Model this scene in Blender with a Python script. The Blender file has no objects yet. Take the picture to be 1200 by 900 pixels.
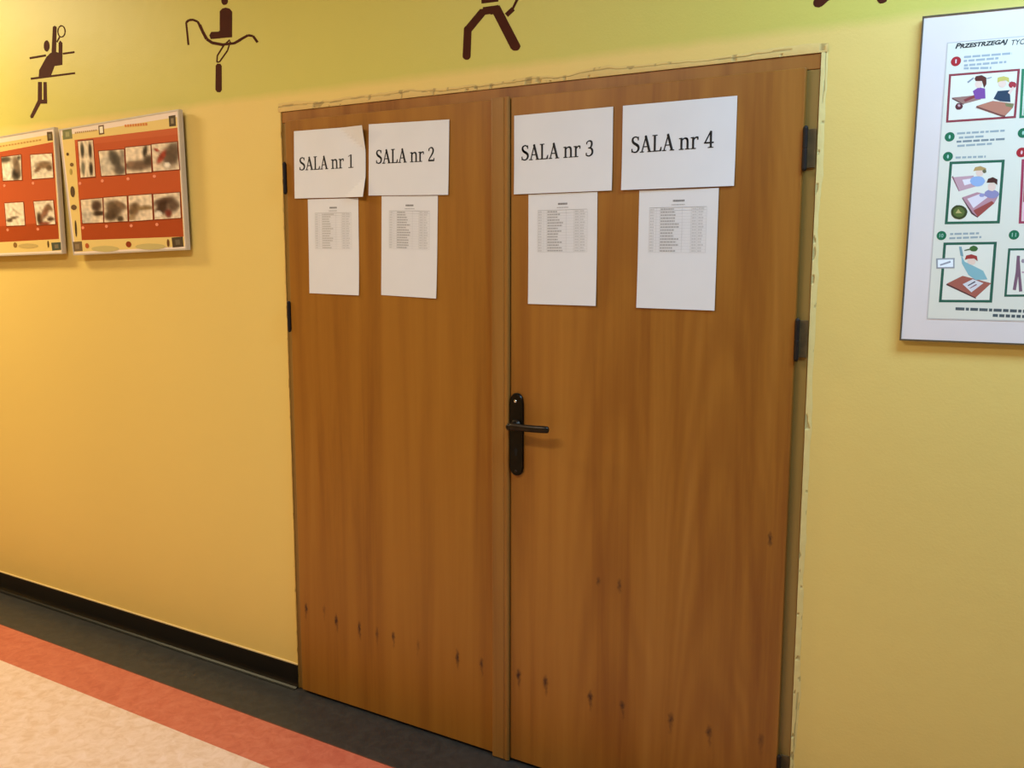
import bpy, bmesh, math, random, json
from mathutils import Vector, Matrix, noise as mnoise

random.seed(7)
scene = bpy.context.scene
COL = scene.collection

# ---------------------------------------------------------------- camera
cam_data = bpy.data.cameras.new('camera')
cam = bpy.data.objects.new('camera', cam_data)
COL.objects.link(cam)
cam_data.sensor_fit = 'HORIZONTAL'
cam_data.sensor_width = 36.0
cam_data.lens = 36.0 * 1094.4 / 1200.0
cam_data.clip_start = 0.05
YAW, PITCH, ROLL = 0.5532, -0.1357, 0.0011
cy, sy, cp, sp = math.cos(YAW), math.sin(YAW), math.cos(PITCH), math.sin(PITCH)
fwd = Vector((-sy*cp, cy*cp, sp))
right0 = Vector((cy, sy, 0.0))
up0 = right0.cross(fwd)
cr, sr = math.cos(ROLL), math.sin(ROLL)
rt = right0*cr + up0*sr
upv = -right0*sr + up0*cr
M = Matrix((rt, upv, -fwd)).transposed().to_4x4()
M.translation = Vector((1.1928, -2.2441, 1.4971))
cam.matrix_world = M
scene.camera = cam

# ---------------------------------------------------------------- world, lamps, exposure
world = bpy.data.worlds.new('world')
scene.world = world
world.use_nodes = True
world.node_tree.nodes['Background'].inputs[0].default_value = (0.75, 0.86, 1.0, 1)
world.node_tree.nodes['Background'].inputs[1].default_value = 0.12
scene.view_settings.view_transform = 'Standard'
scene.view_settings.look = 'None'
scene.view_settings.gamma = 1.0
scene.view_settings.use_curve_mapping = False
scene.view_settings.exposure = 0.0


def area(name, loc, target, size, size_y, power, color):
    ld = bpy.data.lights.new(name, 'AREA')
    ld.shape = 'RECTANGLE'
    ld.size, ld.size_y = size, size_y
    ld.energy = power
    ld.color = color
    o = bpy.data.objects.new(name, ld)
    o.location = loc
    o.rotation_euler = (Vector(target) - Vector(loc)).to_track_quat('-Z', 'Y').to_euler()
    COL.objects.link(o)
    return o


# warm lamp down the passage on the left, a neutral one overhead, an added one on the right standing in for window daylight
area('warm_lamp_light', (-3.7, -0.8, 2.86), (-3.7, -0.75, 0), 1.2, 0.25, 81, (1.0, 0.85, 0.50))
area('ceiling_lamp_light', (-0.9, -1.9, 2.92), (-0.9, -1.9, 0), 1.2, 0.25, 42, (1.0, 0.98, 0.93))
area('daylight_stand_in_light', (1.55, -0.62, 2.72), (1.55, -0.62, 0), 1.2, 0.4, 60, (0.34, 0.64, 1.0))

D = json.loads('''{"PR_outer":[[-2.215,1.977],[-1.524,1.998],[-1.515,1.519],[-2.17,1.5]],"PR_field":[[-2.12,1.932],[-1.534,1.937],[-1.528,1.565],[-2.113,1.557]],"PR_ph":[[[-2.098,1.925],[-2.008,1.924],[-2.006,1.792],[-2.095,1.791]],[[-1.976,1.882],[-1.829,1.88],[-1.829,1.791],[-1.968,1.792]],[[-1.82,1.886],[-1.68,1.886],[-1.682,1.794],[-1.821,1.794]],[[-1.674,1.888],[-1.538,1.889],[-1.533,1.796],[-1.672,1.796]],[[-2.103,1.708],[-1.971,1.711],[-1.973,1.622],[-2.1,1.621]],[[-1.963,1.712],[-1.828,1.714],[-1.83,1.624],[-1.966,1.622]],[[-1.817,1.714],[-1.688,1.716],[-1.688,1.627],[-1.82,1.623]],[[-1.678,1.715],[-1.537,1.717],[-1.537,1.63],[-1.678,1.627]]],"PR_sq":[[[-2.192,1.974],[-2.134,1.973],[-2.132,1.938],[-2.192,1.937]],[[-1.577,1.979],[-1.541,1.98],[-1.541,1.943],[-1.576,1.943]],[[-2.176,1.551],[-2.113,1.553],[-2.111,1.516],[-2.174,1.514]],[[-1.592,1.562],[-1.532,1.565],[-1.53,1.53],[-1.588,1.527]]],"PR_icon":[[-1.971,1.974],[-1.939,1.975],[-1.938,1.942],[-1.97,1.941]],"PR_head":[[-1.821,1.968],[-1.691,1.966],[-1.69,1.954],[-1.819,1.957]],"PR_txt":[[-2.116,1.963],[-1.979,1.963],[-1.979,1.955],[-2.116,1.952]],"PR_b":[[-2.102,1.77],[-1.965,1.774],[-1.815,1.775],[-1.668,1.778],[-2.1,1.604],[-1.956,1.607],[-1.811,1.607],[-1.667,1.609]],"PR_bi":[[-2.081,1.536],[-1.832,1.54],[-1.611,1.543],[-1.972,1.524],[-1.71,1.531]],"PR_li":[[-2.168,1.882],[-2.146,1.842],[-2.154,1.816],[-2.151,1.741],[-2.149,1.682],[-2.145,1.602]],"PL_outer":[[-2.611,1.991],[-2.244,1.988],[-2.241,1.506],[-2.675,1.498]],"PL_field":[[-2.618,1.937],[-2.256,1.933],[-2.258,1.563],[-2.667,1.56]],"PL_ph":[[[-2.612,1.894],[-2.476,1.896],[-2.48,1.799],[-2.612,1.801]],[[-2.41,1.892],[-2.269,1.89],[-2.268,1.799],[-2.41,1.799]],[[-2.612,1.71],[-2.481,1.711],[-2.48,1.62],[-2.61,1.619]],[[-2.409,1.711],[-2.28,1.712],[-2.274,1.621],[-2.398,1.619]]],"PL_sq":[[[-2.293,1.973],[-2.257,1.972],[-2.257,1.939],[-2.292,1.939]],[[-2.311,1.549],[-2.247,1.551],[-2.246,1.521],[-2.307,1.518]]],"PL_b":[[-2.606,1.781],[-2.406,1.783],[-2.605,1.603],[-2.394,1.603]],"PL_bi":[[-2.559,1.541],[-2.331,1.543]],"BD":[[0.842,2.008],[0.833,1.311],[1.035,2.003],[1.081,1.312]],"B_sheet":[[0.896,1.946],[0.89,1.364],[1.077,1.363]],"B_title":[[0.912,1.931],[0.911,1.945],[1.01,1.927],[1.017,1.928],[1.016,1.939],[1.04,1.927]],"B_ta":[[[0.93,1.913],[1.019,1.911]],[[0.93,1.905],[0.995,1.904]],[[0.931,1.896],[1.01,1.895]],[[0.931,1.89],[0.983,1.886]]],"B_tb":[[[0.926,1.757],[1.016,1.757]],[[0.93,1.748],[0.977,1.748]],[[0.926,1.74],[1.017,1.74]],[[0.928,1.731],[0.996,1.732]],[[0.926,1.707],[0.984,1.706]]],"B_tc":[[[0.925,1.546],[0.981,1.547]],[[0.924,1.537],[0.986,1.539]],[[0.945,1.386],[1.076,1.385]],[[1.018,1.374],[1.077,1.375]]],"B_circ":[[[0.915,1.906],"r"],[[0.912,1.751],"g"],[[0.911,1.71],"g"],[[1.05,1.75],"g"],[[1.05,1.711],"r"],[[0.908,1.543],"g"],[[1.047,1.543],"g"]],"B_fr":[[[0.903,1.881],[1.036,1.879],[1.035,1.781],[0.903,1.781]],[[1.039,1.878],[1.161,1.877],[1.159,1.781],[1.041,1.78]],[[0.915,1.699],[1.02,1.698],[1.019,1.567],[0.913,1.567]],[[1.051,1.697],[1.151,1.696],[1.151,1.566],[1.054,1.566]],[[0.913,1.528],[1.016,1.529],[1.015,1.401],[0.911,1.399]],[[1.038,1.515],[1.137,1.516],[1.137,1.417],[1.037,1.414]]],"B_pA":[[[[0.912,1.832],[0.952,1.833],[0.968,1.824],[0.935,1.817]],"9c7468"],[[[0.912,1.832],[0.935,1.817],[0.935,1.815],[0.912,1.829]],"6a4440"],[[[0.934,1.826],[0.957,1.835],[0.96,1.83],[0.938,1.821]],"8a3c3c"],[[[0.951,1.842],[0.962,1.849],[0.974,1.845],[0.976,1.825],[0.957,1.825]],"7d4a92"],[[[0.968,1.854],[0.968,1.851],[0.966,1.849],[0.963,1.847],[0.96,1.848],[0.957,1.849],[0.955,1.852],[0.954,1.856],[0.955,1.859],[0.957,1.861],[0.959,1.862],[0.963,1.862],[0.965,1.86],[0.968,1.858]],"e8c8b4"],[[[0.953,1.867],[0.955,1.872],[0.966,1.873],[0.975,1.867],[0.976,1.854],[0.972,1.846],[0.967,1.861],[0.955,1.862]],"5c2a22"],[[[0.934,1.812],[0.933,1.809],[0.931,1.807],[0.928,1.806],[0.925,1.806],[0.922,1.807],[0.92,1.81],[0.919,1.813],[0.92,1.816],[0.922,1.819],[0.924,1.82],[0.928,1.819],[0.931,1.818],[0.933,1.815]],"5e2a30"],[[[0.929,1.814],[0.929,1.813],[0.928,1.812],[0.927,1.812],[0.926,1.812],[0.925,1.813],[0.924,1.814],[0.924,1.815],[0.924,1.816],[0.924,1.817],[0.926,1.817],[0.927,1.817],[0.928,1.816],[0.929,1.815]],"c9a0a4"],[[[0.941,1.859],[0.952,1.868],[0.95,1.87],[0.939,1.862]],"8a8f94"],[[[0.976,1.864],[0.985,1.866],[0.985,1.868],[0.976,1.866]],"8a8f94"],[[[0.991,1.823],[0.998,1.838],[1.02,1.838],[1.023,1.814],[1.004,1.817]],"2c3f52"],[[[1.013,1.851],[1.012,1.848],[1.01,1.845],[1.007,1.844],[1.004,1.845],[1.001,1.846],[0.999,1.849],[0.998,1.853],[0.998,1.856],[1.0,1.859],[1.003,1.86],[1.006,1.86],[1.009,1.858],[1.012,1.855]],"e8c8b4"],[[[0.996,1.855],[0.996,1.865],[1.007,1.867],[1.017,1.863],[1.018,1.853],[1.012,1.858],[1.001,1.857]],"c8b860"],[[[1.031,1.847],[1.031,1.844],[1.029,1.842],[1.026,1.841],[1.023,1.842],[1.02,1.843],[1.018,1.846],[1.017,1.849],[1.018,1.851],[1.019,1.854],[1.022,1.855],[1.025,1.854],[1.028,1.853],[1.031,1.85]],"a8323a"],[[[1.021,1.829],[1.029,1.841],[1.025,1.845],[1.017,1.833]],"e8c8b4"],[[[0.96,1.811],[0.99,1.819],[1.03,1.81],[1.028,1.802],[1.015,1.787],[1.007,1.79]],"b87860"],[[[1.013,1.812],[1.029,1.81],[1.028,1.802],[1.015,1.806]],"7e7a50"],[[[0.96,1.811],[1.007,1.79],[1.015,1.787],[1.015,1.784],[1.006,1.787],[0.959,1.808]],"7a4840"]],"B_pB":[[[[1.046,1.865],[1.153,1.866],[1.152,1.787],[1.048,1.786]],"5fae84"]],"B_pC":[[[[0.923,1.666],[0.963,1.668],[0.972,1.646],[0.937,1.636]],"c29aa0"],[[[0.921,1.667],[0.923,1.669],[0.937,1.638],[0.937,1.635]],"8a5a60"],[[[0.942,1.66],[0.958,1.662],[0.962,1.652],[0.947,1.648]],"e6dcdc"],[[[0.986,1.655],[0.984,1.651],[0.981,1.647],[0.975,1.645],[0.969,1.645],[0.963,1.648],[0.959,1.652],[0.957,1.656],[0.958,1.661],[0.962,1.665],[0.968,1.666],[0.974,1.666],[0.98,1.664],[0.984,1.66]],"93abd0"],[[[0.981,1.672],[0.981,1.669],[0.979,1.667],[0.976,1.666],[0.973,1.666],[0.97,1.667],[0.968,1.67],[0.967,1.673],[0.967,1.676],[0.969,1.679],[0.972,1.68],[0.975,1.68],[0.978,1.678],[0.98,1.676]],"e8c8b4"],[[[0.962,1.677],[0.965,1.685],[0.975,1.687],[0.986,1.682],[0.987,1.673],[0.98,1.678],[0.968,1.678]],"b8945c"],[[[0.987,1.676],[0.987,1.674],[0.986,1.673],[0.984,1.672],[0.983,1.672],[0.981,1.673],[0.98,1.675],[0.979,1.676],[0.98,1.678],[0.981,1.679],[0.982,1.68],[0.984,1.68],[0.985,1.679],[0.986,1.678]],"6b6648"],[[[0.944,1.623],[0.972,1.633],[1.012,1.622],[1.006,1.609],[0.977,1.581],[0.966,1.591]],"b88890"],[[[0.954,1.62],[0.977,1.629],[0.993,1.622],[0.967,1.6]],"e0d2d6"],[[[0.967,1.595],[1.001,1.614],[1.006,1.609],[0.977,1.581]],"9c4a42"],[[[0.944,1.623],[0.966,1.591],[0.977,1.581],[0.976,1.58],[0.964,1.588],[0.944,1.621]],"5c4044"],[[[1.014,1.628],[1.013,1.624],[1.009,1.621],[1.004,1.619],[0.997,1.62],[0.992,1.622],[0.988,1.625],[0.986,1.629],[0.987,1.633],[0.991,1.636],[0.996,1.638],[1.003,1.637],[1.008,1.635],[1.012,1.632]],"8f88ac"],[[[0.987,1.626],[0.986,1.625],[0.985,1.623],[0.983,1.623],[0.981,1.623],[0.979,1.623],[0.977,1.625],[0.976,1.627],[0.977,1.628],[0.978,1.63],[0.98,1.631],[0.982,1.63],[0.985,1.63],[0.986,1.628]],"9a94b8"],[[[1.007,1.643],[1.006,1.639],[1.004,1.636],[1.001,1.634],[0.998,1.635],[0.995,1.636],[0.993,1.639],[0.992,1.643],[0.992,1.647],[0.994,1.65],[0.997,1.651],[1.0,1.651],[1.003,1.65],[1.006,1.646]],"e8c8b4"],[[[0.989,1.652],[0.991,1.66],[1.0,1.663],[1.009,1.658],[1.009,1.647],[1.003,1.652],[0.994,1.652]],"4a2620"],[[[0.956,1.592],[0.955,1.587],[0.953,1.583],[0.95,1.58],[0.946,1.578],[0.941,1.577],[0.936,1.578],[0.931,1.58],[0.927,1.584],[0.925,1.588],[0.924,1.593],[0.924,1.597],[0.926,1.601],[0.93,1.605],[0.934,1.607],[0.939,1.607],[0.944,1.606],[0.948,1.604],[0.952,1.601],[0.955,1.596]],"3c4420"],[[[0.951,1.592],[0.95,1.589],[0.949,1.586],[0.947,1.584],[0.944,1.582],[0.94,1.582],[0.937,1.582],[0.934,1.584],[0.931,1.586],[0.929,1.589],[0.929,1.592],[0.929,1.596],[0.93,1.598],[0.933,1.601],[0.936,1.602],[0.939,1.603],[0.943,1.602],[0.946,1.6],[0.948,1.598],[0.95,1.595]],"5c6a30"],[[[0.933,1.59],[0.938,1.599],[0.942,1.593],[0.946,1.59]],"b8a868"]],"B_pD":[[[[1.057,1.688],[1.147,1.688],[1.148,1.572],[1.06,1.572]],"e8b4bc"],[[[1.057,1.678],[1.065,1.677],[1.065,1.61],[1.059,1.61]],"a8485c"]],"B_pE":[[[[0.925,1.44],[0.955,1.457],[1.011,1.442],[0.983,1.411]],"a45c4c"],[[[0.925,1.44],[0.983,1.411],[0.984,1.408],[0.923,1.437]],"5a3430"],[[[0.956,1.439],[0.975,1.45],[0.996,1.442],[0.974,1.422]],"d8d2d2"],[[[0.967,1.435],[0.981,1.444],[0.979,1.446],[0.966,1.437]],"4a4650"],[[[0.971,1.43],[0.984,1.438],[0.982,1.44],[0.97,1.431]],"8c5a60"],[[[0.949,1.503],[0.957,1.487],[0.973,1.479],[0.994,1.468],[1.003,1.45],[0.981,1.448],[0.966,1.459],[0.952,1.483]],"86b0b4"],[[[0.944,1.519],[0.949,1.519],[0.954,1.498],[0.948,1.5]],"7c9aa0"],[[[0.978,1.488],[0.978,1.485],[0.976,1.482],[0.973,1.481],[0.969,1.481],[0.966,1.482],[0.963,1.485],[0.962,1.488],[0.963,1.492],[0.965,1.495],[0.968,1.496],[0.972,1.496],[0.975,1.495],[0.977,1.492]],"e8c8b4"],[[[0.957,1.491],[0.959,1.5],[0.969,1.503],[0.98,1.499],[0.982,1.488],[0.975,1.494],[0.963,1.493]],"a03a34"],[[[0.981,1.515],[0.98,1.512],[0.978,1.51],[0.975,1.509],[0.971,1.509],[0.968,1.51],[0.966,1.512],[0.965,1.515],[0.965,1.517],[0.967,1.519],[0.971,1.521],[0.974,1.521],[0.978,1.519],[0.98,1.517]],"3f6430"],[[[0.955,1.51],[0.966,1.512],[0.965,1.515],[0.955,1.512]],"50603c"],[[[0.9,1.494],[0.937,1.495],[0.938,1.473],[0.902,1.472]],"9a9a9c"],[[[0.904,1.491],[0.934,1.492],[0.935,1.476],[0.905,1.475]],"eef0f0"],[[[0.91,1.478],[0.93,1.485],[0.929,1.489],[0.908,1.481]],"9a9aa0"]],"B_pF":[[[[1.055,1.5],[1.055,1.466],[1.061,1.465],[1.061,1.499]],"7c5a68"],[[[1.055,1.466],[1.052,1.429],[1.058,1.428],[1.061,1.465]],"7c5a68"],[[[1.055,1.5],[1.06,1.46],[1.065,1.46],[1.06,1.5]],"7c5a68"],[[[1.06,1.46],[1.064,1.425],[1.07,1.426],[1.065,1.46]],"7c5a68"],[[[1.071,1.489],[1.07,1.487],[1.07,1.486],[1.068,1.485],[1.067,1.485],[1.065,1.486],[1.064,1.487],[1.064,1.489],[1.064,1.49],[1.065,1.492],[1.066,1.493],[1.068,1.493],[1.069,1.492],[1.07,1.49]],"9c8a90"],[[[1.067,1.464],[1.083,1.466],[1.083,1.468],[1.066,1.467]],"c09aa0"]],"g1":[[[-2.286,2.298],[-2.288,2.29],[-2.293,2.284],[-2.3,2.28],[-2.307,2.279],[-2.315,2.282],[-2.32,2.287],[-2.324,2.294],[-2.324,2.302],[-2.322,2.31],[-2.317,2.316],[-2.31,2.32],[-2.303,2.321],[-2.296,2.319],[-2.29,2.313],[-2.287,2.306]],[[-2.258,2.365],[-2.246,2.368],[-2.234,2.362],[-2.248,2.266],[-2.278,2.265]],[[-2.228,2.303],[-2.216,2.31],[-2.204,2.3],[-2.213,2.22],[-2.237,2.223]],[[-2.283,2.272],[-2.248,2.272],[-2.208,2.261],[-2.213,2.22],[-2.262,2.221],[-2.293,2.184],[-2.37,2.192],[-2.364,2.216],[-2.311,2.26]],[[-2.421,2.263],[-2.313,2.262],[-2.314,2.27],[-2.423,2.271]],[[-2.205,2.257],[-2.132,2.255],[-2.133,2.262],[-2.206,2.264]],[[-2.423,2.185],[-2.136,2.179],[-2.137,2.186],[-2.424,2.193]],[[-2.377,2.173],[-2.351,2.17],[-2.36,2.089],[-2.388,2.091]],[[-2.341,2.169],[-2.32,2.167],[-2.326,2.086],[-2.35,2.088]],[[-2.386,2.106],[-2.324,2.101],[-2.326,2.086],[-2.388,2.091]],[[-2.386,2.104],[-2.366,2.092],[-2.414,2.05],[-2.426,2.039],[-2.441,2.039],[-2.444,2.048]],[[-2.186,2.34],[-2.188,2.334],[-2.181,2.333],[-2.179,2.339]],[[-2.188,2.334],[-2.192,2.329],[-2.185,2.327],[-2.181,2.332]],[[-2.191,2.329],[-2.197,2.325],[-2.191,2.323],[-2.185,2.326]],[[-2.196,2.326],[-2.203,2.324],[-2.198,2.32],[-2.192,2.322]],[[-2.201,2.324],[-2.208,2.324],[-2.207,2.32],[-2.2,2.32]],[[-2.207,2.324],[-2.214,2.325],[-2.216,2.322],[-2.209,2.32]],[[-2.212,2.325],[-2.218,2.328],[-2.223,2.326],[-2.217,2.322]],[[-2.218,2.328],[-2.222,2.333],[-2.228,2.332],[-2.224,2.326]],[[-2.222,2.333],[-2.224,2.339],[-2.231,2.338],[-2.229,2.332]],[[-2.224,2.338],[-2.225,2.345],[-2.232,2.345],[-2.231,2.339]],[[-2.225,2.344],[-2.223,2.35],[-2.23,2.352],[-2.232,2.345]],[[-2.223,2.35],[-2.219,2.355],[-2.226,2.357],[-2.23,2.352]],[[-2.22,2.355],[-2.214,2.359],[-2.22,2.362],[-2.225,2.358]],[[-2.215,2.358],[-2.208,2.361],[-2.212,2.364],[-2.219,2.362]],[[-2.21,2.36],[-2.203,2.36],[-2.204,2.365],[-2.211,2.365]],[[-2.204,2.361],[-2.197,2.359],[-2.195,2.363],[-2.202,2.364]],[[-2.199,2.359],[-2.193,2.356],[-2.188,2.358],[-2.194,2.362]],[[-2.193,2.356],[-2.189,2.351],[-2.183,2.353],[-2.187,2.358]],[[-2.189,2.352],[-2.187,2.346],[-2.18,2.346],[-2.182,2.352]],[[-2.187,2.346],[-2.186,2.34],[-2.179,2.339],[-2.18,2.346]],[[-2.223,2.325],[-2.242,2.308],[-2.235,2.305],[-2.215,2.322]]],"g2":[[[-1.293,2.329],[-1.294,2.325],[-1.298,2.321],[-1.303,2.319],[-1.31,2.319],[-1.316,2.32],[-1.321,2.324],[-1.324,2.329],[-1.325,2.334],[-1.324,2.338],[-1.32,2.342],[-1.314,2.344],[-1.308,2.344],[-1.302,2.342],[-1.297,2.339],[-1.294,2.334]],[[-1.339,2.223],[-1.334,2.302],[-1.322,2.309],[-1.305,2.31],[-1.286,2.304],[-1.275,2.293],[-1.28,2.214]],[[-1.389,2.232],[-1.379,2.242],[-1.338,2.238],[-1.336,2.216],[-1.383,2.219]],[[-1.342,2.241],[-1.279,2.223],[-1.28,2.213],[-1.343,2.217]],[[-1.364,2.131],[-1.356,2.137],[-1.341,2.135],[-1.335,2.127],[-1.339,2.05],[-1.347,2.043],[-1.362,2.045],[-1.37,2.053]],[[-1.49,2.212],[-1.497,2.288],[-1.506,2.288],[-1.5,2.213]],[[-1.498,2.284],[-1.482,2.29],[-1.488,2.297],[-1.505,2.291]],[[-1.485,2.289],[-1.464,2.288],[-1.464,2.295],[-1.485,2.297]],[[-1.467,2.288],[-1.447,2.28],[-1.442,2.286],[-1.462,2.294]],[[-1.449,2.282],[-1.437,2.265],[-1.427,2.268],[-1.439,2.284]],[[-1.441,2.269],[-1.426,2.244],[-1.413,2.246],[-1.427,2.272]],[[-1.426,2.244],[-1.41,2.22],[-1.396,2.223],[-1.413,2.247]],[[-1.407,2.218],[-1.381,2.203],[-1.373,2.21],[-1.399,2.225]],[[-1.379,2.202],[-1.328,2.19],[-1.325,2.199],[-1.375,2.211]],[[-1.33,2.191],[-1.27,2.189],[-1.271,2.197],[-1.331,2.199]],[[-1.268,2.189],[-1.237,2.197],[-1.243,2.205],[-1.273,2.197]],[[-1.244,2.196],[-1.203,2.207],[-1.208,2.214],[-1.249,2.204]],[[-1.206,2.207],[-1.184,2.202],[-1.182,2.209],[-1.204,2.214]],[[-1.187,2.204],[-1.168,2.182],[-1.158,2.185],[-1.178,2.207]],[[-1.293,2.208],[-1.321,2.195],[-1.317,2.191],[-1.289,2.204]],[[-1.322,2.195],[-1.357,2.164],[-1.351,2.161],[-1.316,2.192]],[[-1.357,2.163],[-1.361,2.143],[-1.354,2.142],[-1.351,2.162]],[[-1.358,2.14],[-1.344,2.139],[-1.344,2.143],[-1.357,2.145]],[[-1.342,2.14],[-1.301,2.172],[-1.307,2.175],[-1.347,2.143]],[[-1.301,2.173],[-1.286,2.2],[-1.292,2.202],[-1.307,2.174]]],"g3":[[[-0.294,2.233],[-0.24,2.225],[-0.238,2.185],[-0.293,2.187]],[[-0.264,2.173],[-0.295,2.173],[-0.292,2.156],[-0.261,2.156]],[[-0.238,2.176],[-0.289,2.177],[-0.285,2.156],[-0.234,2.156]],[[-0.297,2.174],[-0.348,2.132],[-0.328,2.116],[-0.277,2.159]],[[-0.352,2.13],[-0.357,2.055],[-0.33,2.052],[-0.326,2.126]],[[-0.33,2.051],[-0.331,2.048],[-0.334,2.045],[-0.338,2.043],[-0.343,2.043],[-0.348,2.044],[-0.353,2.047],[-0.356,2.05],[-0.357,2.054],[-0.356,2.058],[-0.353,2.061],[-0.348,2.063],[-0.343,2.063],[-0.338,2.061],[-0.334,2.059],[-0.331,2.055]],[[-0.326,2.123],[-0.327,2.119],[-0.33,2.116],[-0.334,2.114],[-0.339,2.114],[-0.344,2.115],[-0.348,2.118],[-0.351,2.122],[-0.352,2.126],[-0.351,2.13],[-0.348,2.133],[-0.344,2.135],[-0.339,2.135],[-0.334,2.133],[-0.33,2.131],[-0.327,2.127]],[[-0.262,2.167],[-0.197,2.056],[-0.169,2.065],[-0.234,2.175]],[[-0.167,2.06],[-0.169,2.056],[-0.172,2.052],[-0.177,2.05],[-0.183,2.05],[-0.189,2.051],[-0.194,2.054],[-0.197,2.059],[-0.199,2.064],[-0.197,2.068],[-0.194,2.072],[-0.189,2.074],[-0.183,2.074],[-0.177,2.072],[-0.172,2.069],[-0.169,2.065]],[[-0.275,2.173],[-0.236,2.174],[-0.227,2.154],[-0.263,2.154]],[[-0.182,2.183],[-0.195,2.162],[-0.189,2.158],[-0.175,2.179]],[[-0.195,2.165],[-0.217,2.151],[-0.207,2.141],[-0.185,2.155]],[[-0.281,2.229],[-0.305,2.25],[-0.317,2.241],[-0.293,2.22]],[[-0.302,2.246],[-0.308,2.264],[-0.326,2.262],[-0.32,2.244]],[[-0.246,2.213],[-0.21,2.227],[-0.22,2.24],[-0.256,2.226]],[[-0.175,2.179],[-0.1,2.266],[-0.106,2.271],[-0.181,2.183]],[[-0.248,2.247],[-0.249,2.241],[-0.253,2.237],[-0.259,2.235],[-0.266,2.235],[-0.273,2.237],[-0.278,2.241],[-0.282,2.246],[-0.284,2.252],[-0.282,2.257],[-0.278,2.262],[-0.273,2.264],[-0.266,2.264],[-0.259,2.262],[-0.253,2.258],[-0.249,2.252]]],"g4":[[[0.632,2.065],[0.631,2.061],[0.628,2.058],[0.623,2.056],[0.618,2.057],[0.613,2.059],[0.61,2.063],[0.609,2.068],[0.61,2.073],[0.613,2.076],[0.617,2.077],[0.622,2.076],[0.627,2.074],[0.63,2.07]],[[0.628,2.057],[0.645,2.07],[0.629,2.088],[0.612,2.076]],[[0.641,2.068],[0.699,2.08],[0.691,2.102],[0.633,2.09]],[[0.768,2.054],[0.767,2.05],[0.764,2.048],[0.76,2.047],[0.755,2.047],[0.751,2.049],[0.748,2.053],[0.747,2.057],[0.748,2.06],[0.75,2.063],[0.755,2.064],[0.759,2.063],[0.764,2.061],[0.767,2.058]],[[0.766,2.061],[0.756,2.081],[0.737,2.073],[0.748,2.053]],[[0.751,2.086],[0.691,2.123],[0.683,2.105],[0.742,2.068]],[[0.667,2.153],[0.703,2.151],[0.717,2.084],[0.675,2.087]],[[0.684,2.149],[0.735,2.124],[0.738,2.133],[0.687,2.158]],[[0.699,2.17],[0.698,2.164],[0.694,2.16],[0.689,2.159],[0.683,2.16],[0.678,2.163],[0.674,2.168],[0.672,2.174],[0.674,2.179],[0.677,2.183],[0.682,2.185],[0.688,2.184],[0.693,2.181],[0.697,2.175]]]}''')


# ---------------------------------------------------------------- helpers
def lin(h, a=1.0):
    if isinstance(h, str):
        v = [int(h[i:i+2], 16)/255 for i in (0, 2, 4)]
    else:
        v = [x/255 for x in h]
    return tuple((x/12.92 if x <= 0.04045 else ((x+0.055)/1.055)**2.4) for x in v) + (a,)


def thing(name, label, cat, loc=(0, 0, 0), group=None, kind=None):
    o = bpy.data.objects.new(name, None)
    o.empty_display_size = 0.05
    COL.objects.link(o)
    o.location = loc
    return tag(o, label, cat, group, kind)


def tag(o, label=None, cat=None, group=None, kind=None):
    if label: o['label'] = label
    if cat: o['category'] = cat
    if group: o['group'] = group
    if kind: o['kind'] = kind
    return o


def worg(p):
    v = Vector((0, 0, 0))
    while p is not None:
        v += p.location
        p = p.parent
    return v


def mk(name, verts, faces, mat, parent=None, org=None, colors=None, smooth=False, vcol=None):
    """verts in world metres; the mesh is stored relative to its parent (or org)"""
    o0 = worg(parent) if parent is not None else Vector(org or (0, 0, 0))
    me = bpy.data.meshes.new(name)
    me.from_pydata([tuple(Vector(v) - o0) for v in verts], [], faces)
    if colors is not None:
        at = me.color_attributes.new('print', 'FLOAT_COLOR', 'CORNER')
        k = 0
        for p, c in zip(me.polygons, colors):
            for _ in range(p.loop_total):
                at.data[k].color = c
                k += 1
    if vcol is not None:
        at = me.color_attributes.new('print', 'FLOAT_COLOR', 'POINT')
        for i, c in enumerate(vcol):
            at.data[i].color = c
    if smooth:
        for p in me.polygons: p.use_smooth = True
    me.materials.append(mat)
    me.update()
    o = bpy.data.objects.new(name, me)
    COL.objects.link(o)
    if parent is not None:
        o.parent = parent
    else:
        o.location = o0
    return o


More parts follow.
